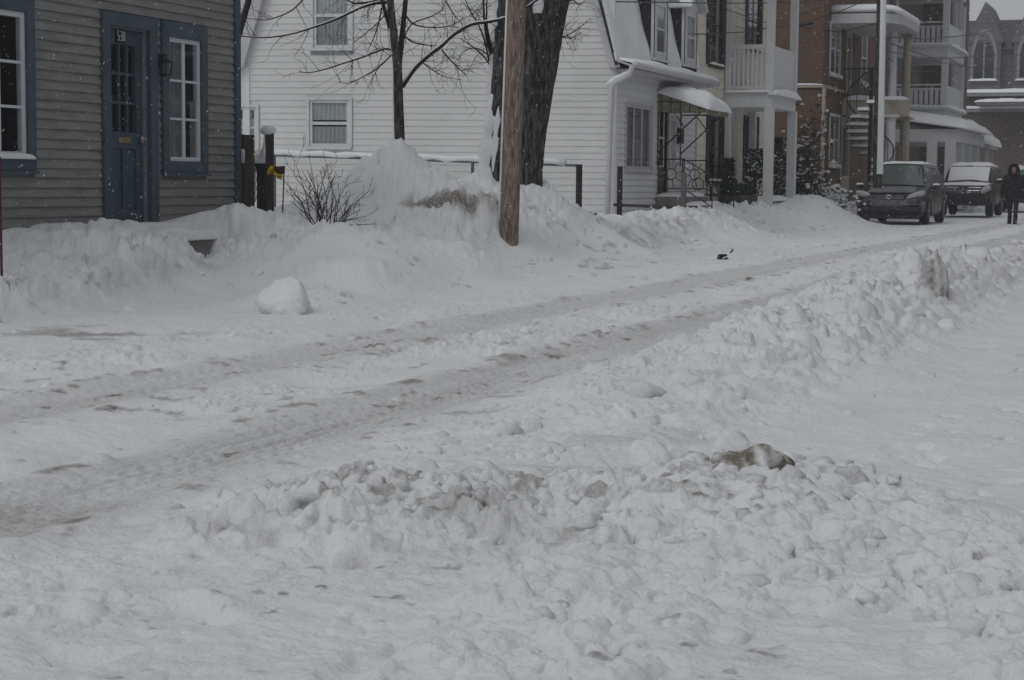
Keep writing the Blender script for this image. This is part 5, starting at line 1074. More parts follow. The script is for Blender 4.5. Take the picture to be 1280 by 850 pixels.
# ---- marker rods
q = pd(1.8, 330, 14.2); m_ = MB().tube([(q.x, q.y, q.z-.25), (q.x+.0, q.y, pd(1.8, 196, 14.2).z)], .011, 6).build('snow_marker', M['rust'], None); rebase(m_); tag(m_, 'thin dark red marker rod standing in snow at far left', 'rod')
q = pd(352, 275, 20.0); tp = pd(355.5, 207, 20.0); t = thing('flag_marker', 'yellow and maroon flag on a thin stake beside the bare shrub', 'flag', (q.x, q.y, q.z-.2)); MB().tube([(q.x, q.y, q.z-.2), tp], .008, 6).build('stake', M['rust'], t)
def cloth(pts, m, nm, du):
    P = [pd(u, v, 20.0+du*math.sin(u*.6)) for u, v in pts]; n_ = len(P); o = [p+FH*.006 for p in P]; MB().add(P+o, [tuple(range(n_)), tuple(range(2*n_-1, n_-1, -1))]+[(i, (i+1) % n_, n_+(i+1) % n_, n_+i) for i in range(n_)]).build(nm, M[m], t)
cloth([(355.3, 207.5), (355, 217), (350, 219), (345.5, 216), (341, 208)], 'maroon', 'flag', .03); cloth([(345, 207.3), (348, 212), (347.8, 216.5), (343.5, 218), (338, 216.5), (334.5, 218.5), (334, 214), (338, 207)], 'gold', 'flag', .05); cloth([(344.2, 219), (349, 215.5), (354, 219.5), (351, 225), (346.5, 222.5)], 'gold', 'flag', .05)
# ---- bare shrub
def bare_shrub():
    c = pd(405, 292, 19.6); t = thing('bare_shrub', 'leafless shrub with many thin upright stems before the white gable', 'shrub', (c.x, c.y, gz(c.x, c.y)-.1)); rnd = random.Random(3)
    tips = [(352, 222), (358, 238), (366, 216), (370, 206), (378, 214), (384, 212), (388, 204), (396, 222), (400, 212), (408, 206), (411, 224), (418, 220), (420, 214), (426, 236), (432, 232), (438, 240), (440, 256), (450, 262), (462, 238), (444, 272), (458, 270), (470, 280), (362, 250), (355, 262), (392, 236), (404, 240), (416, 246), (428, 258), (376, 246), (384, 260)]
    for i, (u, v) in enumerate(tips):
        mb = MB(); b = pd(405+rnd.gauss(0, 10)+(u-405)*.2, 296, 19.6+rnd.gauss(0, .15)); e = pd(u, v, 19.6+rnd.gauss(0, .3)); mid = b.lerp(e, .5)+UP*.06+RT*rnd.gauss(0, .03); P = [b-UP*.1, b.lerp(mid, .5), mid, mid.lerp(e, .55), e]; R_i = [.008, .0062, .005, .004, .0025]; mb.tube(P, R_i, 5); twigs(mb, P, R_i, rnd, 3, .26, 2, .8, .55, .003); mb.build('stem', M['shrub'], t)
bare_shrub()
# ---- chain-link fence along the white gable
def link_fence():
    A = pd(343, 194, 31.2); Bq = pd(724, 207, 29.0); t = thing('chain_link_fence', 'chain-link fence with a snow laden top rail before the white gable', 'fence', (Bq.x, Bq.y, .3)); bz = .35
    n = 24; P = [A.lerp(Bq, k/n) for k in range(n+1)]; P = [Vector((p.x, p.y, p.z)) for p in P]
    for k in (0, 8, 16, 24):
        p = P[k]; r = .055 if k == 24 else .03; MB().tube([(p.x, p.y, .1), (p.x, p.y, p.z+(.02 if k == 24 else .0))], r, 8).build('post', M['black' if k == 24 else 'iron'], t)
    MB().tube(P, .022, 6).build('rail', M['iron'], t); MB().tube([p+UP*(.045+.015*math.sin(i*2.1)) for i, p in enumerate(P[:-1])], [.050+.012*math.sin(i*3.3) for i in range(n)], 8).build('rail_snow', SNOW, t, True)
    w = MB(); L = (Bq-A); L.z = 0; ln = L.length; e = L.normalized(); s = .075; m = int(ln/s)
    for i in range(m):
        for sg in (1, -1):
            x0 = i*s; h = 1.15; k = int(h/s)
            q0 = A+e*x0; q0.z = bz; x1 = max(0, min(ln, x0+sg*k*s)); q1 = A+e*x1; q1.z = bz+abs(x1-x0)
            zt = A.z+(Bq.z-A.z)*x1/ln; 
            if q1.z > zt: q1.z = zt
            if (q1-q0).length > .1: w.tube([q0, q1], .0014, 3, False)
    w.build('mesh', M['iron'], t)
    MB().tube([Vector((Bq.x, Bq.y, .42)), pd(745, 268, 29.4)], .03, 6).build('rail', M['black'], t)
link_fence()
def low_fence():
    d = 31.0; t = thing('low_railing', 'low black metal railing in front of the white house steps', 'railing', (pd(800, 270, d).x, pd(800, 270, d).y, .3))
    for (u, v0, d_, r, m) in ((775, 208, 31.0, .05, 'black'), (829, 258, 33.5, .03, 'black'), (855, 216, 34.2, .055, 'iron'), (880, 259, 36, .03, 'black')): p = pd(u, v0, d_); MB().tube([(p.x, p.y, .1), p], r, 8).build('post', M[m], t)
    MB().tube([pd(768, 256, 30.8), pd(829, 259, 33.5), pd(880, 261, 36)], .028, 6).build('rail', M['black'], t)
low_fence()
t = thing('low_railing', 'short dark railing beneath the cream house planter', 'railing', (-9.2, 39.5, .3))
for (u, d_) in ((889, 37.8), (912, 39.5), (970, 43.5)): p = pd(u, 233, d_); MB().tube([(p.x, p.y, .1), p], .035, 6).build('post', M['black'], t)
MB().tube([pd(880, 244, 37.5), pd(915, 244.5, 39.8)], .025, 6).build('rail', M['black'], t)
# ---- snow laden trees and bushes before the brick building
def snowy_bush(label, u, v, d, rx, rz, n, seed, snow=.45, name='snowy_bush', leafy=False):
    c = pd(u, v, d); zg = gz(c.x, c.y); t = thing(name, label, 'bush' if name == 'snowy_bush' else 'tree', (c.x, c.y, zg-.05)); rnd = random.Random(seed); st = MB(); lv = MB(); sn = MB()
    for i in range(n):
        a = rnd.uniform(0, 6.28); e = rnd.uniform(.1, 1.45); L = rnd.uniform(.5, 1.0); v_ = Vector((math.cos(a)*math.cos(e)*rx, math.sin(a)*math.cos(e)*rx, math.sin(e)*rz))*L; b = Vector((c.x+rnd.gauss(0, rx*.12), c.y+rnd.gauss(0, rx*.12), zg-.05)); P = [b]
        for k in range(1, 5): P.append(b+v_*(k/4)+Vector((rnd.gauss(0, .05), rnd.gauss(0, .05), rnd.gauss(0, .05)))*k*.5)
        R_i = [.014, .010, .008, .006, .003]; st.tube(P, R_i, 4, False); twigs(st, P, R_i, rnd, 5, rx*.5, 1, .2, .9, .005)
        for k in range(1, 5):
            for j in range(3):
                q = P[k]+Vector((rnd.gauss(0, rx*.16), rnd.gauss(0, rx*.16), rnd.gauss(0, rx*.13)))
                if rnd.random() < snow: sn.ball(q+UP*.02, (rnd.uniform(.03, .085), rnd.uniform(.03, .085), rnd.uniform(.02, .045)), 1, .2, i*9+k)
                elif leafy: dv = Vector((rnd.gauss(0, 1), rnd.gauss(0, 1), rnd.gauss(0, .7))).normalized()*.07; w_ = dv.orthogonal().normalized()*.03; lv.add([q-dv, q+w_, q+dv, q-w_], [(0, 1, 2, 3)])
    st.build('branches', M['twig'], t); sn.build('branch_snow', SNOW, t, True)['kind'] = 'stuff'
    if leafy and lv.v: lv.build('foliage', M['green'], t)
snowy_bush('snow dusted bare tree between the balcony posts and brick wall', 1003, 235, 47.0, 1.0, 3.0, 80, 1, .16, 'small_tree', True)
snowy_bush('snow covered bush at the foot of the brick building corner', 1018, 236, 48.0, .7, .6, 50, 2, .5)
snowy_bush('low snow covered bush below the brick building window', 1046, 236, 48.5, .8, .5, 40, 3, .5)
snowy_bush('rounded snowy hedge behind the minivan roof', 1150, 215, 64.0, .8, 2.0, 70, 4, .7, leafy=True)
snowy_bush('snowy hedge behind the dark off-road vehicle', 1190, 215, 74, 1.3, 2.1, 90, 5, .7, leafy=True)
# ---- scrap lying on the street
q = pd(906, 317, 25.6); t = thing('bark_scrap', 'torn dark piece of bark lying on the snowy street', 'debris', (q.x, q.y, gz(q.x, q.y))); zz = gz(q.x, q.y)
k = 25.6/2208
def slab(pts, th, nm):
    P = [Vector((q.x, q.y, zz)) + RT*(u-906)*k + UP*max(.0, (322-v)*k) for u, v in pts]; n_ = len(P); o = [p+FH*th for p in P]; MB().add(P+o, [tuple(range(n_)), tuple(range(2*n_-1, n_-1, -1))]+[(i, (i+1) % n_, n_+(i+1) % n_, n_+i) for i in range(n_)]).build(nm, M['bark'], t)
slab([(899, 316), (908, 315.6), (910, 318), (905, 319), (902, 322), (897, 322)], .12, 'bark_piece'); slab([(912, 313.5), (914.5, 311), (916, 308.5), (917.2, 309.5), (914.5, 314)], .04, 'bark_piece'); slab([(904, 322), (909, 319.5), (911, 321), (908, 322)], .08, 'bark_piece')
# ---- overhead wires
def wire(pts, r, label):
    P = [pd(*p) for p in pts]; Q = []
    for i in range(len(P)-1):
        for k in range(8): q_ = k/8; Q.append(P[i].lerp(P[i+1], q_))
    Q.append(P[-1]); o = MB().tube(Q, r, 5).build('overhead_wire', M['black'], None); rebase(o); tag(o, label, 'wire', 'overhead wires')
wire([(770, 2, 31), (900, 4, 38), (1000, 3, 44), (1101, -6, 47.5)], .012, 'wire along the top edge from the white house dormers to the far pole')
wire([(868, 43, 37), (930, 40, 41), (1000, 29, 45), (1046, 16, 46.6), (1101, -8, 47.5)], .013, 'wire rising from the cream house wall past the balcony to the far pole')
wire([(908, 12, 40), (955, 28, 43), (985, 24, 46), (1030, 8, 47)], .010, 'short sagging wire crossing the balcony posts near the top')
wire([(1003, 34, 52), (1050, 40, 52), (1101, 28, 47.5)], .012, 'wire from the brick wall to the far pole below the canopy')
wire([(1101, 46, 47.5), (1160, 49, 62), (1220, 43, 80), (1300, 22, 100)], .02, 'thick wire rising right past the church windows')
wire([(1101, 50, 47.5), (1170, 74, 62), (1230, 70, 80), (1300, 69, 100)], .016, 'level wire crossing below the upper church windows')
wire([(1101, 62, 47.5), (1150, 72, 62), (1200, 83, 76), (1300, 91, 100)], .016, 'sagging wire crossing the galleries towards the lower church windows')
wire([(1101, 10, 47.5), (1140, 22, 60), (1180, 36, 76), (1230, 45, 96)], .014, 'thin wire descending across the upper gallery')
wire([(1101, 66, 47.5), (1132, 88, 64), (1205, 92, 90), (1300, 100, 110)], .014, 'lowest wire over the gallery railing')
# pipe arm with snow sticking out before the brick wall
a, b = pd(997, 33, 50), pd(1015, 29, 50.3); o = MB().tube([a, b], .045, 6).build('service_arm', M['black'], None); rebase(o); tag(o, 'short dark service arm before the brown brick wall', 'bracket')
# ------------------------------------------------------------------ parked vehicles (front towards -y)
CP = dict(grey=mat('dark_car_paint', (.022, .024, .027), .4, .35, 5, spec=.4, col2=(.085, .087, .092), thresh=(.45, .8)), dust=mat('snow_dusted_paint', (.10, .103, .108), .8, .3, 9, col2=(.26, .265, .275), thresh=(.35, .75)), dark=mat('black_car_paint', (.018, .019, .021), .4, .35, 5, spec=.4, col2=(.06, .062, .066), thresh=(.45, .8)), plastic=mat('black_plastic', (.02, .02, .021), .7, .3, 9), chrome=mat('chrome', (.5, .5, .52), .25, .1, 9, metal=.8))
def car(name, label, x, y, z, S):
    t = thing(name, label, 'car', (x, y, z)); hw = S['w']/2; L = S['L']; prof = S['prof']            # prof: (y, belt z, roof z, roof half width share, plan half width share)
    rings = []
    def at(yy):
        for (p, q) in zip(prof[:-1], prof[1:]):
            if p[0] <= yy <= q[0]: k = (yy-p[0])/(q[0]-p[0]); return [a+(b-a)*k for a, b in zip(p, q)]
        return prof[-1]
    ys = sorted(set([p[0] for p in prof] + [L*k/26 for k in range(27)]))
    for yy in ys:
        _, zb, zt, rw, pw = at(yy); w_ = hw*pw; b = S['sill']; fr = max(0, 1-yy/.35)*.12
        half = [(w_*.90, b+fr), (w_*.985, b+.13+fr), (w_, b+.30), (w_, (b+zb)/2+.08), (w_*.975, zb-.05), (w_*.945, zb), (w_*(rw*.35+.6), zb+(zt-zb)*.5), (w_*rw, zt-.07*min(1, (zt-zb)*3)), (w_*rw*.82, zt-.015)]
        rings.append([(x+a, y+yy, z+c) for a, c in half] + [(x, y+yy, z+zt)] + [(x-a, y+yy, z+c) for a, c in half[::-1]])
    MB().loft(rings).build('body', CP[S['paint']], t, True); B = lambda *q: MB().box(x+q[0], x+q[1], y+q[2], y+q[3], z+q[4], z+q[5])
    # windscreen lies on the body between cowl and roof edge
    (y0, z0, h0), (y1, z1, h1) = S['ws']; n = Vector((0, -(z1-z0), y1-y0)).normalized()*.05; rows = []
    for i in range(5):
        k = i/4; yy = y0+(y1-y0)*k; zz = z0+(z1-z0)*k; h = h0+(h1-h0)*k; rows.append([Vector((x+h*(j/6-1), y+yy+.07*(j/6-1)**2, z+zz-.03*(j/6-1)**2))+n for j in range(13)])
    back = [[p-n*1.5 for p in r] for r in rows]; vs = [p for r in rows+back for p in r]; fs = []
    for i in range(4):
        for j in range(12): a = i*13+j; fs += [(a, a+1, a+14, a+13)]
    wsb = MB().add([p for r in rows for p in r], fs).build('windscreen', M[S.get('wm', 'wind')], t, True)
    rim_ = [rows[0][j] for j in range(13)] + [rows[i][12] for i in range(1, 5)] + [rows[4][j] for j in range(11, -1, -1)] + [rows[i][0] for i in range(3, -1, -1)]
    MB().tube(rim_, .022, 5).build('windscreen_seal', CP['plastic'], wsb)
    for sg in (-1, 1):
        for (ya, yb, yt0, yt1) in S['side']:
            zb = at((ya+yb)/2)[1]; zt = at((yt0+yt1)/2)[2]; P = [(ya, zb+.02), (yb, zb+.02), (yt1, zt-.13), (yt0, zt-.13)]
            def sx(yy, zz): q = at(yy); k = max(0, min(1, (zz-q[1])/max(.01, q[2]-.07-q[1]))); w_ = hw*q[4]; return (w_*.945+(w_*q[3]-w_*.945)*k)+.016
            V = [(x+sg*sx(a, b), y+a, z+b) for a, b in P]; mid = [tuple((V[i][k]+V[(i+3) % 4][k])/2 for k in range(3)) for i in (0,)]; q = [Vector(p) for p in V]; q = q if sg > 0 else q[::-1]
            MB().add([*q, *[p-Vector((sg*.03, 0, 0)) for p in q]], [(0, 1, 2, 3), (7, 6, 5, 4), (0, 4, 5, 1), (1, 5, 6, 2), (2, 6, 7, 3), (3, 7, 4, 0)]).build('window', M['sglass'], t)
        # mirror, door handle, headlamp, wheels
        mq = (x+sg*(hw+.11), y+S['mir'][0], z+S['mir'][1]); mi = MB().ball(mq, (.11, .06, .085), 3, .04, 2).build('mirror', CP[S['paint']], t, True); MB().tube([(x+sg*(hw-.06), y+S['mir'][0]+.03, z+S['mir'][1]-.05), mq], .03, 6).build('mirror_arm', CP['plastic'], mi)
        pillow(MB(), (mq[0]-.10, mq[1]-.06, mq[2]+.055), (.20, 0, 0), (0, .12, 0), UP, .05, 8, 6, 1).build('mirror_snow', SNOW, mi, True)
        for hy in S['han']: B(sg*(hw+.005) - (.012 if sg < 0 else -.0), sg*(hw+.005)+(.0 if sg < 0 else .018), hy, hy+.2, S['belt']-.14, S['belt']-.10).build('door_handle', CP['plastic'], t)
        hl = S['lamp']; c = Vector((x+sg*hl[0], y+hl[1], z+hl[2])); lm = MB().ball((0, 0, 0), (hl[3], .16, hl[4]), 3); lm.v = [(c.x+a+sg*0, c.y+b+sg*a*sg*.55, c.z+d_+abs(a)*.0+sg*a*.35) for a, b, d_ in lm.v]; lo = lm.build('headlight', M['lamp'], t, True)
        for wy in S['axles']:
            R = S['R']; wx = x+sg*(hw-.13); T = lambda mb, r0, r1, w0, w1: mb
            ty = MB(); prof_ = [(R*.62, -.11), (R*.92, -.115), (R, -.08), (R, .08), (R*.92, .115), (R*.62, .11)]; rg = [[(wx+b, y+wy+a*math.cos(2*PI*k/24), z+R+a*math.sin(2*PI*k/24)) for a, b in prof_] for k in range(25)]; ty.loft(rg, cap=False); wh = ty.build('wheel', M['tyre'], t, True)
            rm = MB(); rm.tube([(wx+sg*.06, y+wy, z+R), (wx+sg*.10, y+wy, z+R)], [R*.63, R*.60], 20)
            for k in range(5): a = 2*PI*k/5; rm.tube([(wx+sg*.11, y+wy, z+R), (wx+sg*.11, y+wy+R*.58*math.cos(a), z+R+R*.58*math.sin(a))], [.05, .035], 6)
            rm.build('rim', M['rim'], wh)
            ar = MB(); ar.tube([(x+sg*(hw-.015), y+wy+(R+.07)*math.cos(a*PI/14), z+R+(R+.07)*math.sin(a*PI/14)) for a in range(-1, 16)], .035, 6); ar.build('wheel_arch', CP['plastic'], t, True)
    S['front'](t, B, x, y, z, hw)
    # settled snow: roof, bonnet
    ry0, ry1, rz = S['roof']; pillow(MB(), (x-hw*S['rw']*.92, y+ry0, z+rz), (hw*S['rw']*1.84, 0, 0), (0, ry1-ry0, 0), UP, S['snow'], 16, 20, 4, .02, 4).build('roof_snow', SNOW, t, True)
    return t
def f_van(t, B, x, y, z, hw):
    g = B(-.42, .42, -.05, .05, .70, .83); gr = g.build('grille', CP['plastic'], t)
    for k in range(3): B(-.40, .40, -.062, -.051, .715+k*.038, .730+k*.038).build('grille_bar', CP['chrome'], gr)
    MB().tube([(x+.075*math.cos(a*PI/10), y-.075, z+.765+.05*math.sin(a*PI/10)) for a in range(21)], .011, 5).build('emblem', CP['chrome'], gr); MB().tube([(x+.035*math.cos(a*PI/8), y-.075, z+.772+.040*math.sin(a*PI/8)) for a in range(17)], .008, 5).build('emblem', CP['chrome'], gr)
    B(-.86, .86, -.005, .30, .271, .50).build('air_intake', M['tyre'], t); B(-.55, .55, -.05, .10, .30, .46).build('air_intake', M['tyre'], t); B(-.80, .80, -.03, .3, .16, .27).build('chin', CP['plastic'], t)
    bp = [[(x+a*.95, y-.06+.22*abs(a)**3+dy, z+zz) for (dy, zz) in ((.14, .50), (-.02, .50), (-.05, .56), (-.02, .64), (.14, .66))] for a in [-1+2*k/16 for k in range(17)]]; MB().loft(bp).build('bumper', CP['dust'], t, True)
    pillow(MB(), (x-.66, y+.22, z+.895), (1.32, 0, 0), (0, .66, .165), Vector((0, -.25, 1)), .022, 18, 10, 3, .0, 3, .3).build('bonnet_dusting', CP['dust'], t, True)
    rg = [[(x+a*.78, y-.03+.20*abs(a)**3+dy, z+zz+.05*abs(a)**2) for (dy, zz) in ((.12, .64), (-.05, .60), (-.065, .66), (.02, .715), (.13, .70))] for a in [-1+2*k/16 for k in range(17)]]; MB().loft(rg).build('bumper_dusting', CP['dust'], t, True)
    for sg in (-1, 1): MB().ball((x+sg*.68, y+.07, z+.40), (.09, .05, .06), 2).build('fog_lamp', M['lamp'], t, True)
    for sg in (-1, 1): MB().tube([(x+sg*.05, y+1.02, z+1.09), (x+sg*.55, y+1.10, z+1.13)], .012, 5).build('wiper', CP['plastic'], t)
def f_suv(t, B, x, y, z, hw):
    gr = B(-.60, .60, -.045, .03, .80, 1.02).build('grille', CP['plastic'], t)
    for sg in (-1, 1):
        for k in range(4): xx = sg*(.20+k*.095); MB().tube([(x+xx, y-.055, z+.82), (x+xx+sg*.06, y-.05, z+1.0)], .016, 5).build('grille_bar', CP['chrome'], gr)
        MB().tube([(x+sg*.10, y-.055, z+.80), (x+sg*.17, y-.055, z+1.01), (x+sg*.60, y-.05, z+1.01)], .018, 5).build('grille_bar', CP['chrome'], gr); MB().tube([(x+sg*.14, y-.055, z+.905), (x+sg*.56, y-.05, z+.905)], .013, 5).build('grille_bar', CP['chrome'], gr)
    MB().tube([(x+.075*math.cos(a*PI/10), y-.07, z+.90+.075*math.sin(a*PI/10)) for a in range(21)], .012, 5).build('emblem', CP['chrome'], gr); B(-.09, .09, -.085, -.065, .885, .915).build('emblem', CP['chrome'], gr)
    B(-.93, .93, -.10, .12, .42, .74).build('bumper', CP['plastic'], t); B(-.5, .5, -.11, -.101, .46, .58).build('air_intake', M['tyre'], t)
    pillow(MB(), (x-.80, y+.15, z+1.09), (1.6, 0, 0), (0, 1.05, .08), UP, .05, 16, 10, 3, .0, 4, .5).build('bonnet_snow', SNOW, t, True)
    pillow(MB(), (x-.70, y+1.22, z+1.22), (1.4, 0, 0), (0, .55, .52), Vector((0, -.68, .73)), .07, 16, 10, 5, .0, 5, .25).build('windscreen_snow', SNOW, t, True)
VAN = dict(w=1.94, L=5.0, sill=.24, belt=1.02, R=.33, paint='grey', rw=.64, snow=.06, roof=(1.95, 4.75, 1.73), ws=((.98, 1.06, .82), (1.93, 1.66, .58)), prof=[(-.06, .58, .64, .8, .78), (.0, .66, .74, .82, .86), (.12, .72, .82, .84, .92), (.4, .80, .93, .84, .97), (.98, .93, 1.07, .84, 1.0), (1.3, .97, 1.28, .80, 1.0), (1.93, 1.0, 1.69, .64, 1.0), (2.6, 1.02, 1.75, .68, 1.0), (4.2, 1.02, 1.74, .70, 1.0), (4.7, 1.0, 1.68, .70, .97), (4.95, .95, 1.15, .80, .93), (5.0, .8, .9, .85, .9)],
 side=[(1.45, 2.45, 1.98, 2.45), (2.55, 3.6, 2.55, 3.6), (3.7, 4.6, 3.7, 4.45)], mir=(1.42, 1.06), han=(2.2, 3.4), lamp=(.70, .19, .815, .25, .10), axles=(.95, 3.98), front=f_van)
SUV = dict(w=1.88, L=4.75, sill=.38, belt=1.18, R=.38, paint='dark', rw=.80, snow=.11, roof=(1.75, 4.65, 1.80), wm='sglass', ws=((1.2, 1.20, .76), (1.80, 1.74, .66)), prof=[(-.04, .72, .78, .86, .92), (.0, .80, .98, .88, .95), (.10, .92, 1.06, .88, .98), (.4, 1.0, 1.10, .88, 1.0), (1.2, 1.10, 1.19, .88, 1.0), (1.5, 1.14, 1.45, .83, 1.0), (1.8, 1.16, 1.77, .78, 1.0), (2.4, 1.18, 1.82, .80, 1.0), (4.4, 1.18, 1.82, .80, 1.0), (4.7, 1.1, 1.7, .8, .98), (4.75, .8, 1.0, .9, .96)],
 side=[(1.6, 2.5, 1.95, 2.5), (2.6, 3.5, 2.6, 3.5), (3.6, 4.5, 3.6, 4.4)], mir=(1.62, 1.24), han=(2.3, 3.3), lamp=(.74, .06, .93, .17, .13), axles=(.9, 3.75), front=f_suv)
car('minivan', 'dark grey minivan dusted with snow, parked nearest on the house side', -8.12, 49.7, .02, VAN)
car('offroad_car', 'dark off-road car with snow covered windscreen behind the minivan', -7.75, 63.0, .05, SUV)
S3 = dict(SUV); S3['paint'] = 'grey'; S3['snow'] = .16; S3['wm'] = 'wind'
S3['front'] = lambda *a: None
car('parked_car', 'snow topped parked car half hidden between off-road car and walking person', -7.1, 77.0, .05, S3)

# ------------------------------------------------------------------ the walking person
def person():
    q = pz(1265.5, 279.5, 0); x, y = q.x, q.y; z0 = gz(x, y); H = 1.74
    t = thing('person', 'person walking up the street in black hooded winter coat and dark trousers', 'person', (x, y, z0))
    BLK = mat('black_coat', (.010, .010, .011), .85, .4, 14, .5, 40); TRO = mat('dark_trousers', (.016, .018, .024), .85, .3, 14, .4, 40); SKN = mat('skin', (.30, .18, .13), .6, .1, 9); FUR = mat('fur_trim', (.022, .019, .017), .95, .5, 30)
    J = {}; E = []
    def j(n, px, py, pz__, r, par=None): J[n] = (len(J), (px, py, pz__), r); 
    def e(a, b): E.append((J[a][0], J[b][0]))
    # faces the camera side (-y); left foot forward
    j('pel', 0, 0, .93, .19); j('wa', 0, .01, 1.10, .195); j('ch', 0, .02, 1.30, .205); j('ne', 0, .015, 1.47, .10); j('he', 0, -.01, 1.60, .095); j('ht', 0, -.005, 1.68, .075)
    for s, sg in (('l', 1), ('r', -1)):
        f = 1 if s == 'l' else -1
        j('hp'+s, sg*.10, 0, .86, .125); j('kn'+s, sg*.095, -.10*f, .48, .085); j('an'+s, sg*.09, (-.14 if f > 0 else .10), .10, .062); j('to'+s, sg*.10, (-.34 if f > 0 else -.08), .05, .048)
        j('sh'+s, sg*.20, .02, 1.40, .105); j('el'+s, sg*.285, .05+.06*f, 1.12, .082); j('wr'+s, sg*.30, -.05+.10*f, .88, .058); j('pa'+s, sg*.30, -.075+.10*f, .80, .042)
    for a, b in (('pel', 'wa'), ('wa', 'ch'), ('ch', 'ne'), ('ne', 'he'), ('he', 'ht')): e(a, b)
    for s in 'lr':
        for a, b in (('pel', 'hp'+s), ('hp'+s, 'kn'+s), ('kn'+s, 'an'+s), ('an'+s, 'to'+s), ('ch', 'sh'+s), ('sh'+s, 'el'+s), ('el'+s, 'wr'+s), ('wr'+s, 'pa'+s)): e(a, b)
        sg = 1 if s == 'l' else -1
        for k in range(4): nm = 'f%d%s' % (k, s); b = J['pa'+s][1]; j(nm+'a', b[0]+.002*sg, b[1]-.027+.018*k, b[2]-.045, .010); j(nm+'b', b[0]-.012*sg, b[1]-.03+.018*k, b[2]-.085+.006*abs(k-1.4), .009); e('pa'+s, nm+'a'); e(nm+'a', nm+'b')
        b = J['pa'+s][1]; j('th'+s, b[0]-.01*sg, b[1]-.05, b[2]-.03, .010); e('pa'+s, 'th'+s)
    vs = [None]*len(J); rs = [0]*len(J)
    for (i, p, r) in J.values(): vs[i] = p; rs[i] = r
    me = bpy.data.meshes.new('body'); me.from_pydata(vs, E, []); o = bpy.data.objects.new('body', me); COL.objects.link(o); o.parent = t; me.materials.append(TRO)
    md = o.modifiers.new('skin', 'SKIN'); md.use_smooth_shade = True; sub = o.modifiers.new('sub', 'SUBSURF'); sub.levels = 1; sub.render_levels = 2
    for i, sv in enumerate(me.skin_vertices[0].data): sv.radius = (rs[i], rs[i]*.86); sv.use_root = (i == 0)
    def part(nm, m, rings): return MB().loft([[(x+a, y+b, z0+c) for a, b, c in r] for r in rings]).build(nm, m, t, True)
    def ell(cx, cy, cz, rx, ry, n=20, tilt=0): return [(cx+rx*math.cos(2*PI*k/n), cy+ry*math.sin(2*PI*k/n), cz+tilt*math.sin(2*PI*k/n)) for k in range(n)]
    part('coat', BLK, [ell(0, 0, .74, .225, .19), ell(0, 0, .80, .245, .205), ell(0, .005, .95, .24, .20), ell(0, .01, 1.12, .235, .195), ell(0, .02, 1.30, .26, .20), ell(0, .02, 1.40, .245, .17), ell(0, .02, 1.47, .15, .12), ell(0, .02, 1.50, .10, .09)])
    for sg in (1, -1):
        f = sg; S0, S1, S2 = (sg*.19, .02, 1.41), (sg*.288, .05+.06*f, 1.12), (sg*.303, -.045+.10*f, .885); MB().tube([(x+a, y+b, z0+c) for a, b, c in (S0, ((S0[0]+S1[0])/2+sg*.015, (S0[1]+S1[1])/2, (S0[2]+S1[2])/2), S1, ((S1[0]+S2[0])/2, (S1[1]+S2[1])/2, (S1[2]+S2[2])/2), S2)], [.115, .105, .093, .083, .072], 14).build('sleeve', BLK, t, True)
        MB().tube([(x+sg*.30, y-.05+.10*f, z0+.88), (x+sg*.30, y-.07+.10*f, z0+.80), (x+sg*.298, y-.085+.10*f, z0+.745)], [.05, .052, .034], 10).build('glove', BLK, t, True)
        fy = -.16 if sg > 0 else .08; bt = MB(); bt.loft([[(x+a, y+b, z0+c) for a, b, c in ell(sg*.092, fy+dy, c, rx, ry, 14)] for (c, rx, ry, dy) in ((.0, .055, .15, -.08), (.05, .06, .155, -.08), (.10, .062, .11, -.03), (.20, .066, .075, .02), (.27, .068, .072, .02))]); bt.build('boot', BLK, t, True)
    # hood with fur ruff around the face
    part('hood', BLK, [ell(0, .06, 1.44, .15, .13), ell(0, .05, 1.52, .165, .15), ell(0, .045, 1.62, .16, .155), ell(0, .05, 1.70, .135, .135), ell(0, .055, 1.755, .08, .085), ell(0, .055, 1.77, .02, .02)])
    fu = MB(); rnd = random.Random(2)
    for k in range(420): a = rnd.uniform(0, 6.28); c = Vector((x+.125*math.cos(a), y-.085+rnd.gauss(0, .025), z0+1.605+.15*math.sin(a))); d = Vector((math.cos(a)+rnd.gauss(0, .4), -.6+rnd.gauss(0, .4), math.sin(a)+rnd.gauss(0, .4))).normalized(); p = d.orthogonal().normalized()*.012; fu.add([c-p, c+p, c+d*rnd.uniform(.04, .085)], [(0, 1, 2)])
    fu.build('hood_fur', FUR, t)['kind'] = 'stuff'
    fc = MB(); rg = []
    for (c, rx, ry) in ((1.495, .035, .03), (1.52, .055, .06), (1.56, .068, .075), (1.61, .072, .08), (1.66, .066, .072), (1.69, .03, .04)): rg.append([(x+a, y-.035+b, z0+q_) for a, b, q_ in ell(0, -.02, c, rx, ry, 18)])
    fc.loft(rg); fo = fc.build('face', SKN, t, True)
    MB().add([(x-.014, y-.125, z0+1.575), (x+.014, y-.125, z0+1.575), (x, y-.155, z0+1.58), (x, y-.128, z0+1.625)], [(0, 2, 3), (2, 1, 3), (0, 1, 2), (0, 3, 1)]).build('nose', SKN, fo)
    for sg in (-1, 1): MB().ball((x+sg*.028, y-.128, z0+1.622), (.012, .008, .007), 2).build('eye', M['dark'], fo, True)
    MB().box(x-.022, x+.022, y-.130, y-.120, z0+1.540, z0+1.547).build('mouth', mat('lips', (.2, .08, .07), .6), fo)
person()

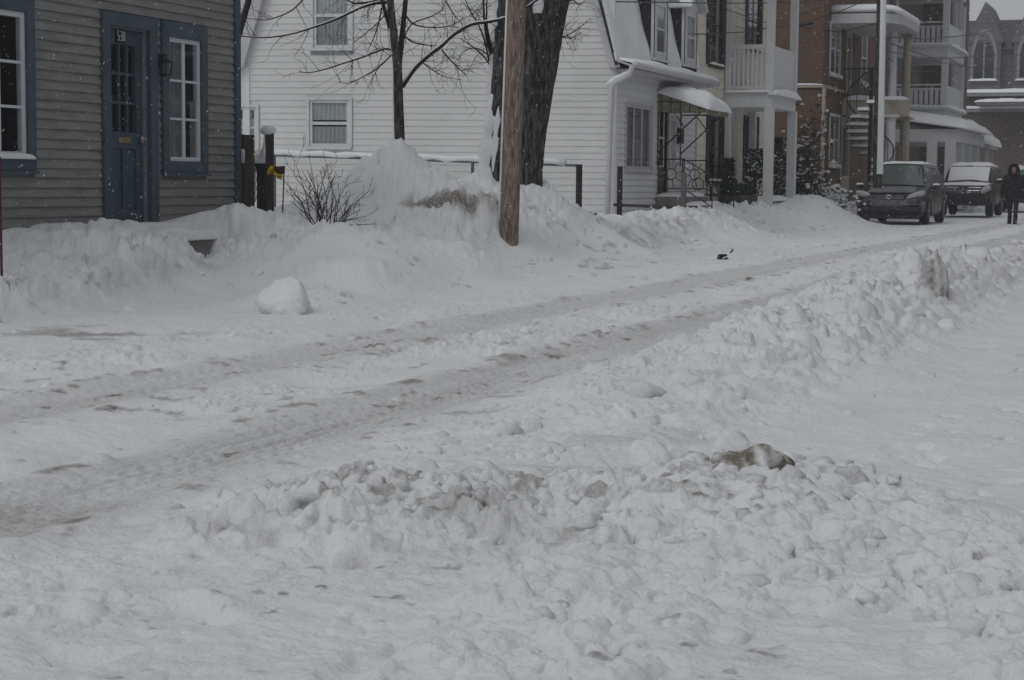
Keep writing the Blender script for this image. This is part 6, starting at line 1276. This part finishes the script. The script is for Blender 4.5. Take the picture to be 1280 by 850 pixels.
# ------------------------------------------------------------------ falling snow and the grey air
def flakes():
    rnd = np.random.RandomState(9); N = 75000
    d = 3.5 + 34*rnd.random_sample(N)**.6; a = (rnd.random_sample(N)-.5)*2*np.tan(math.radians(27))*d; zz = EYE + (rnd.random_sample(N)*.62-.34)*d
    P = np.outer(d, np.array(FH)) + np.outer(a, np.array(RT)); P[:, 2] = zz
    gzv = height(P[:, 0], P[:, 1]); keep = (P[:, 2] > gzv+.05) & (P[:, 0] > GX+.5) & (P[:, 0] < 3.4); P = P[keep]; n = len(P)
    o = np.array([[1, 0, 0], [-.5, .87, 0], [-.5, -.87, 0], [0, 0, 1], [0, 0, -1]], float); f = np.array([[0, 1, 3], [1, 2, 3], [2, 0, 3], [1, 0, 4], [2, 1, 4], [0, 2, 4]])
    r = np.exp(rnd.normal(math.log(.0016), .35, n)); r = np.minimum(r, .0028)*np.clip(d[keep]/9, .45, 1)
    ax = np.array(RT)*.52 + np.array([0, 0, 1.0])*.85; ax /= np.linalg.norm(ax); e2 = np.cross(ax, np.array(FH)); e2 /= np.linalg.norm(e2); e3 = np.cross(ax, e2)
    V = np.empty((n, 5, 3))
    for k in range(5): V[:, k] = P + r[:, None]*(o[k, 0]*e2*(.8+.4*rnd.random_sample(n))[:, None] + o[k, 1]*e3 + o[k, 2]*ax*(2.2+2.2*rnd.random_sample(n))[:, None])
    F = (np.arange(n)[:, None, None]*5 + f[None]).reshape(-1, 3); V = V.reshape(-1, 3)
    me = bpy.data.meshes.new('falling_snow'); me.vertices.add(len(V)); me.vertices.foreach_set('co', V.astype('f').ravel()); me.loops.add(len(F)*3); me.loops.foreach_set('vertex_index', F.ravel().astype('i')); me.polygons.add(len(F)); me.polygons.foreach_set('loop_start', np.arange(0, len(F)*3, 3, dtype='i')); me.polygons.foreach_set('loop_total', np.full(len(F), 3, 'i')); me.update(calc_edges=True)
    me.materials.append(SNOW); ob = bpy.data.objects.new('falling_snow', me); COL.objects.link(ob); ob['kind'] = 'stuff'; tag(ob, 'small snowflakes drifting down through the air', 'snowflakes')
flakes()
hz = MB().box(-60, 60, -40, 175, -1.2, 20).build('haze', mat('haze_surface', (.8, .8, .8)), None); hz.data.materials.clear()
hm = bpy.data.materials.new('haze_air'); hm.use_nodes = True; N_ = hm.node_tree.nodes; N_.remove(N_['Principled BSDF']); pv = N_.new('ShaderNodeVolumePrincipled'); pv.inputs['Density'].default_value = .0011; pv.inputs['Color'].default_value = (.93, .95, 1, 1); pv.inputs['Anisotropy'].default_value = .2
hm.node_tree.links.new(pv.outputs[0], N_['Material Output'].inputs['Volume']); hz.data.materials.append(hm); hz['kind'] = 'stuff'; tag(hz, 'thin grey snowy air filling the street', 'haze')
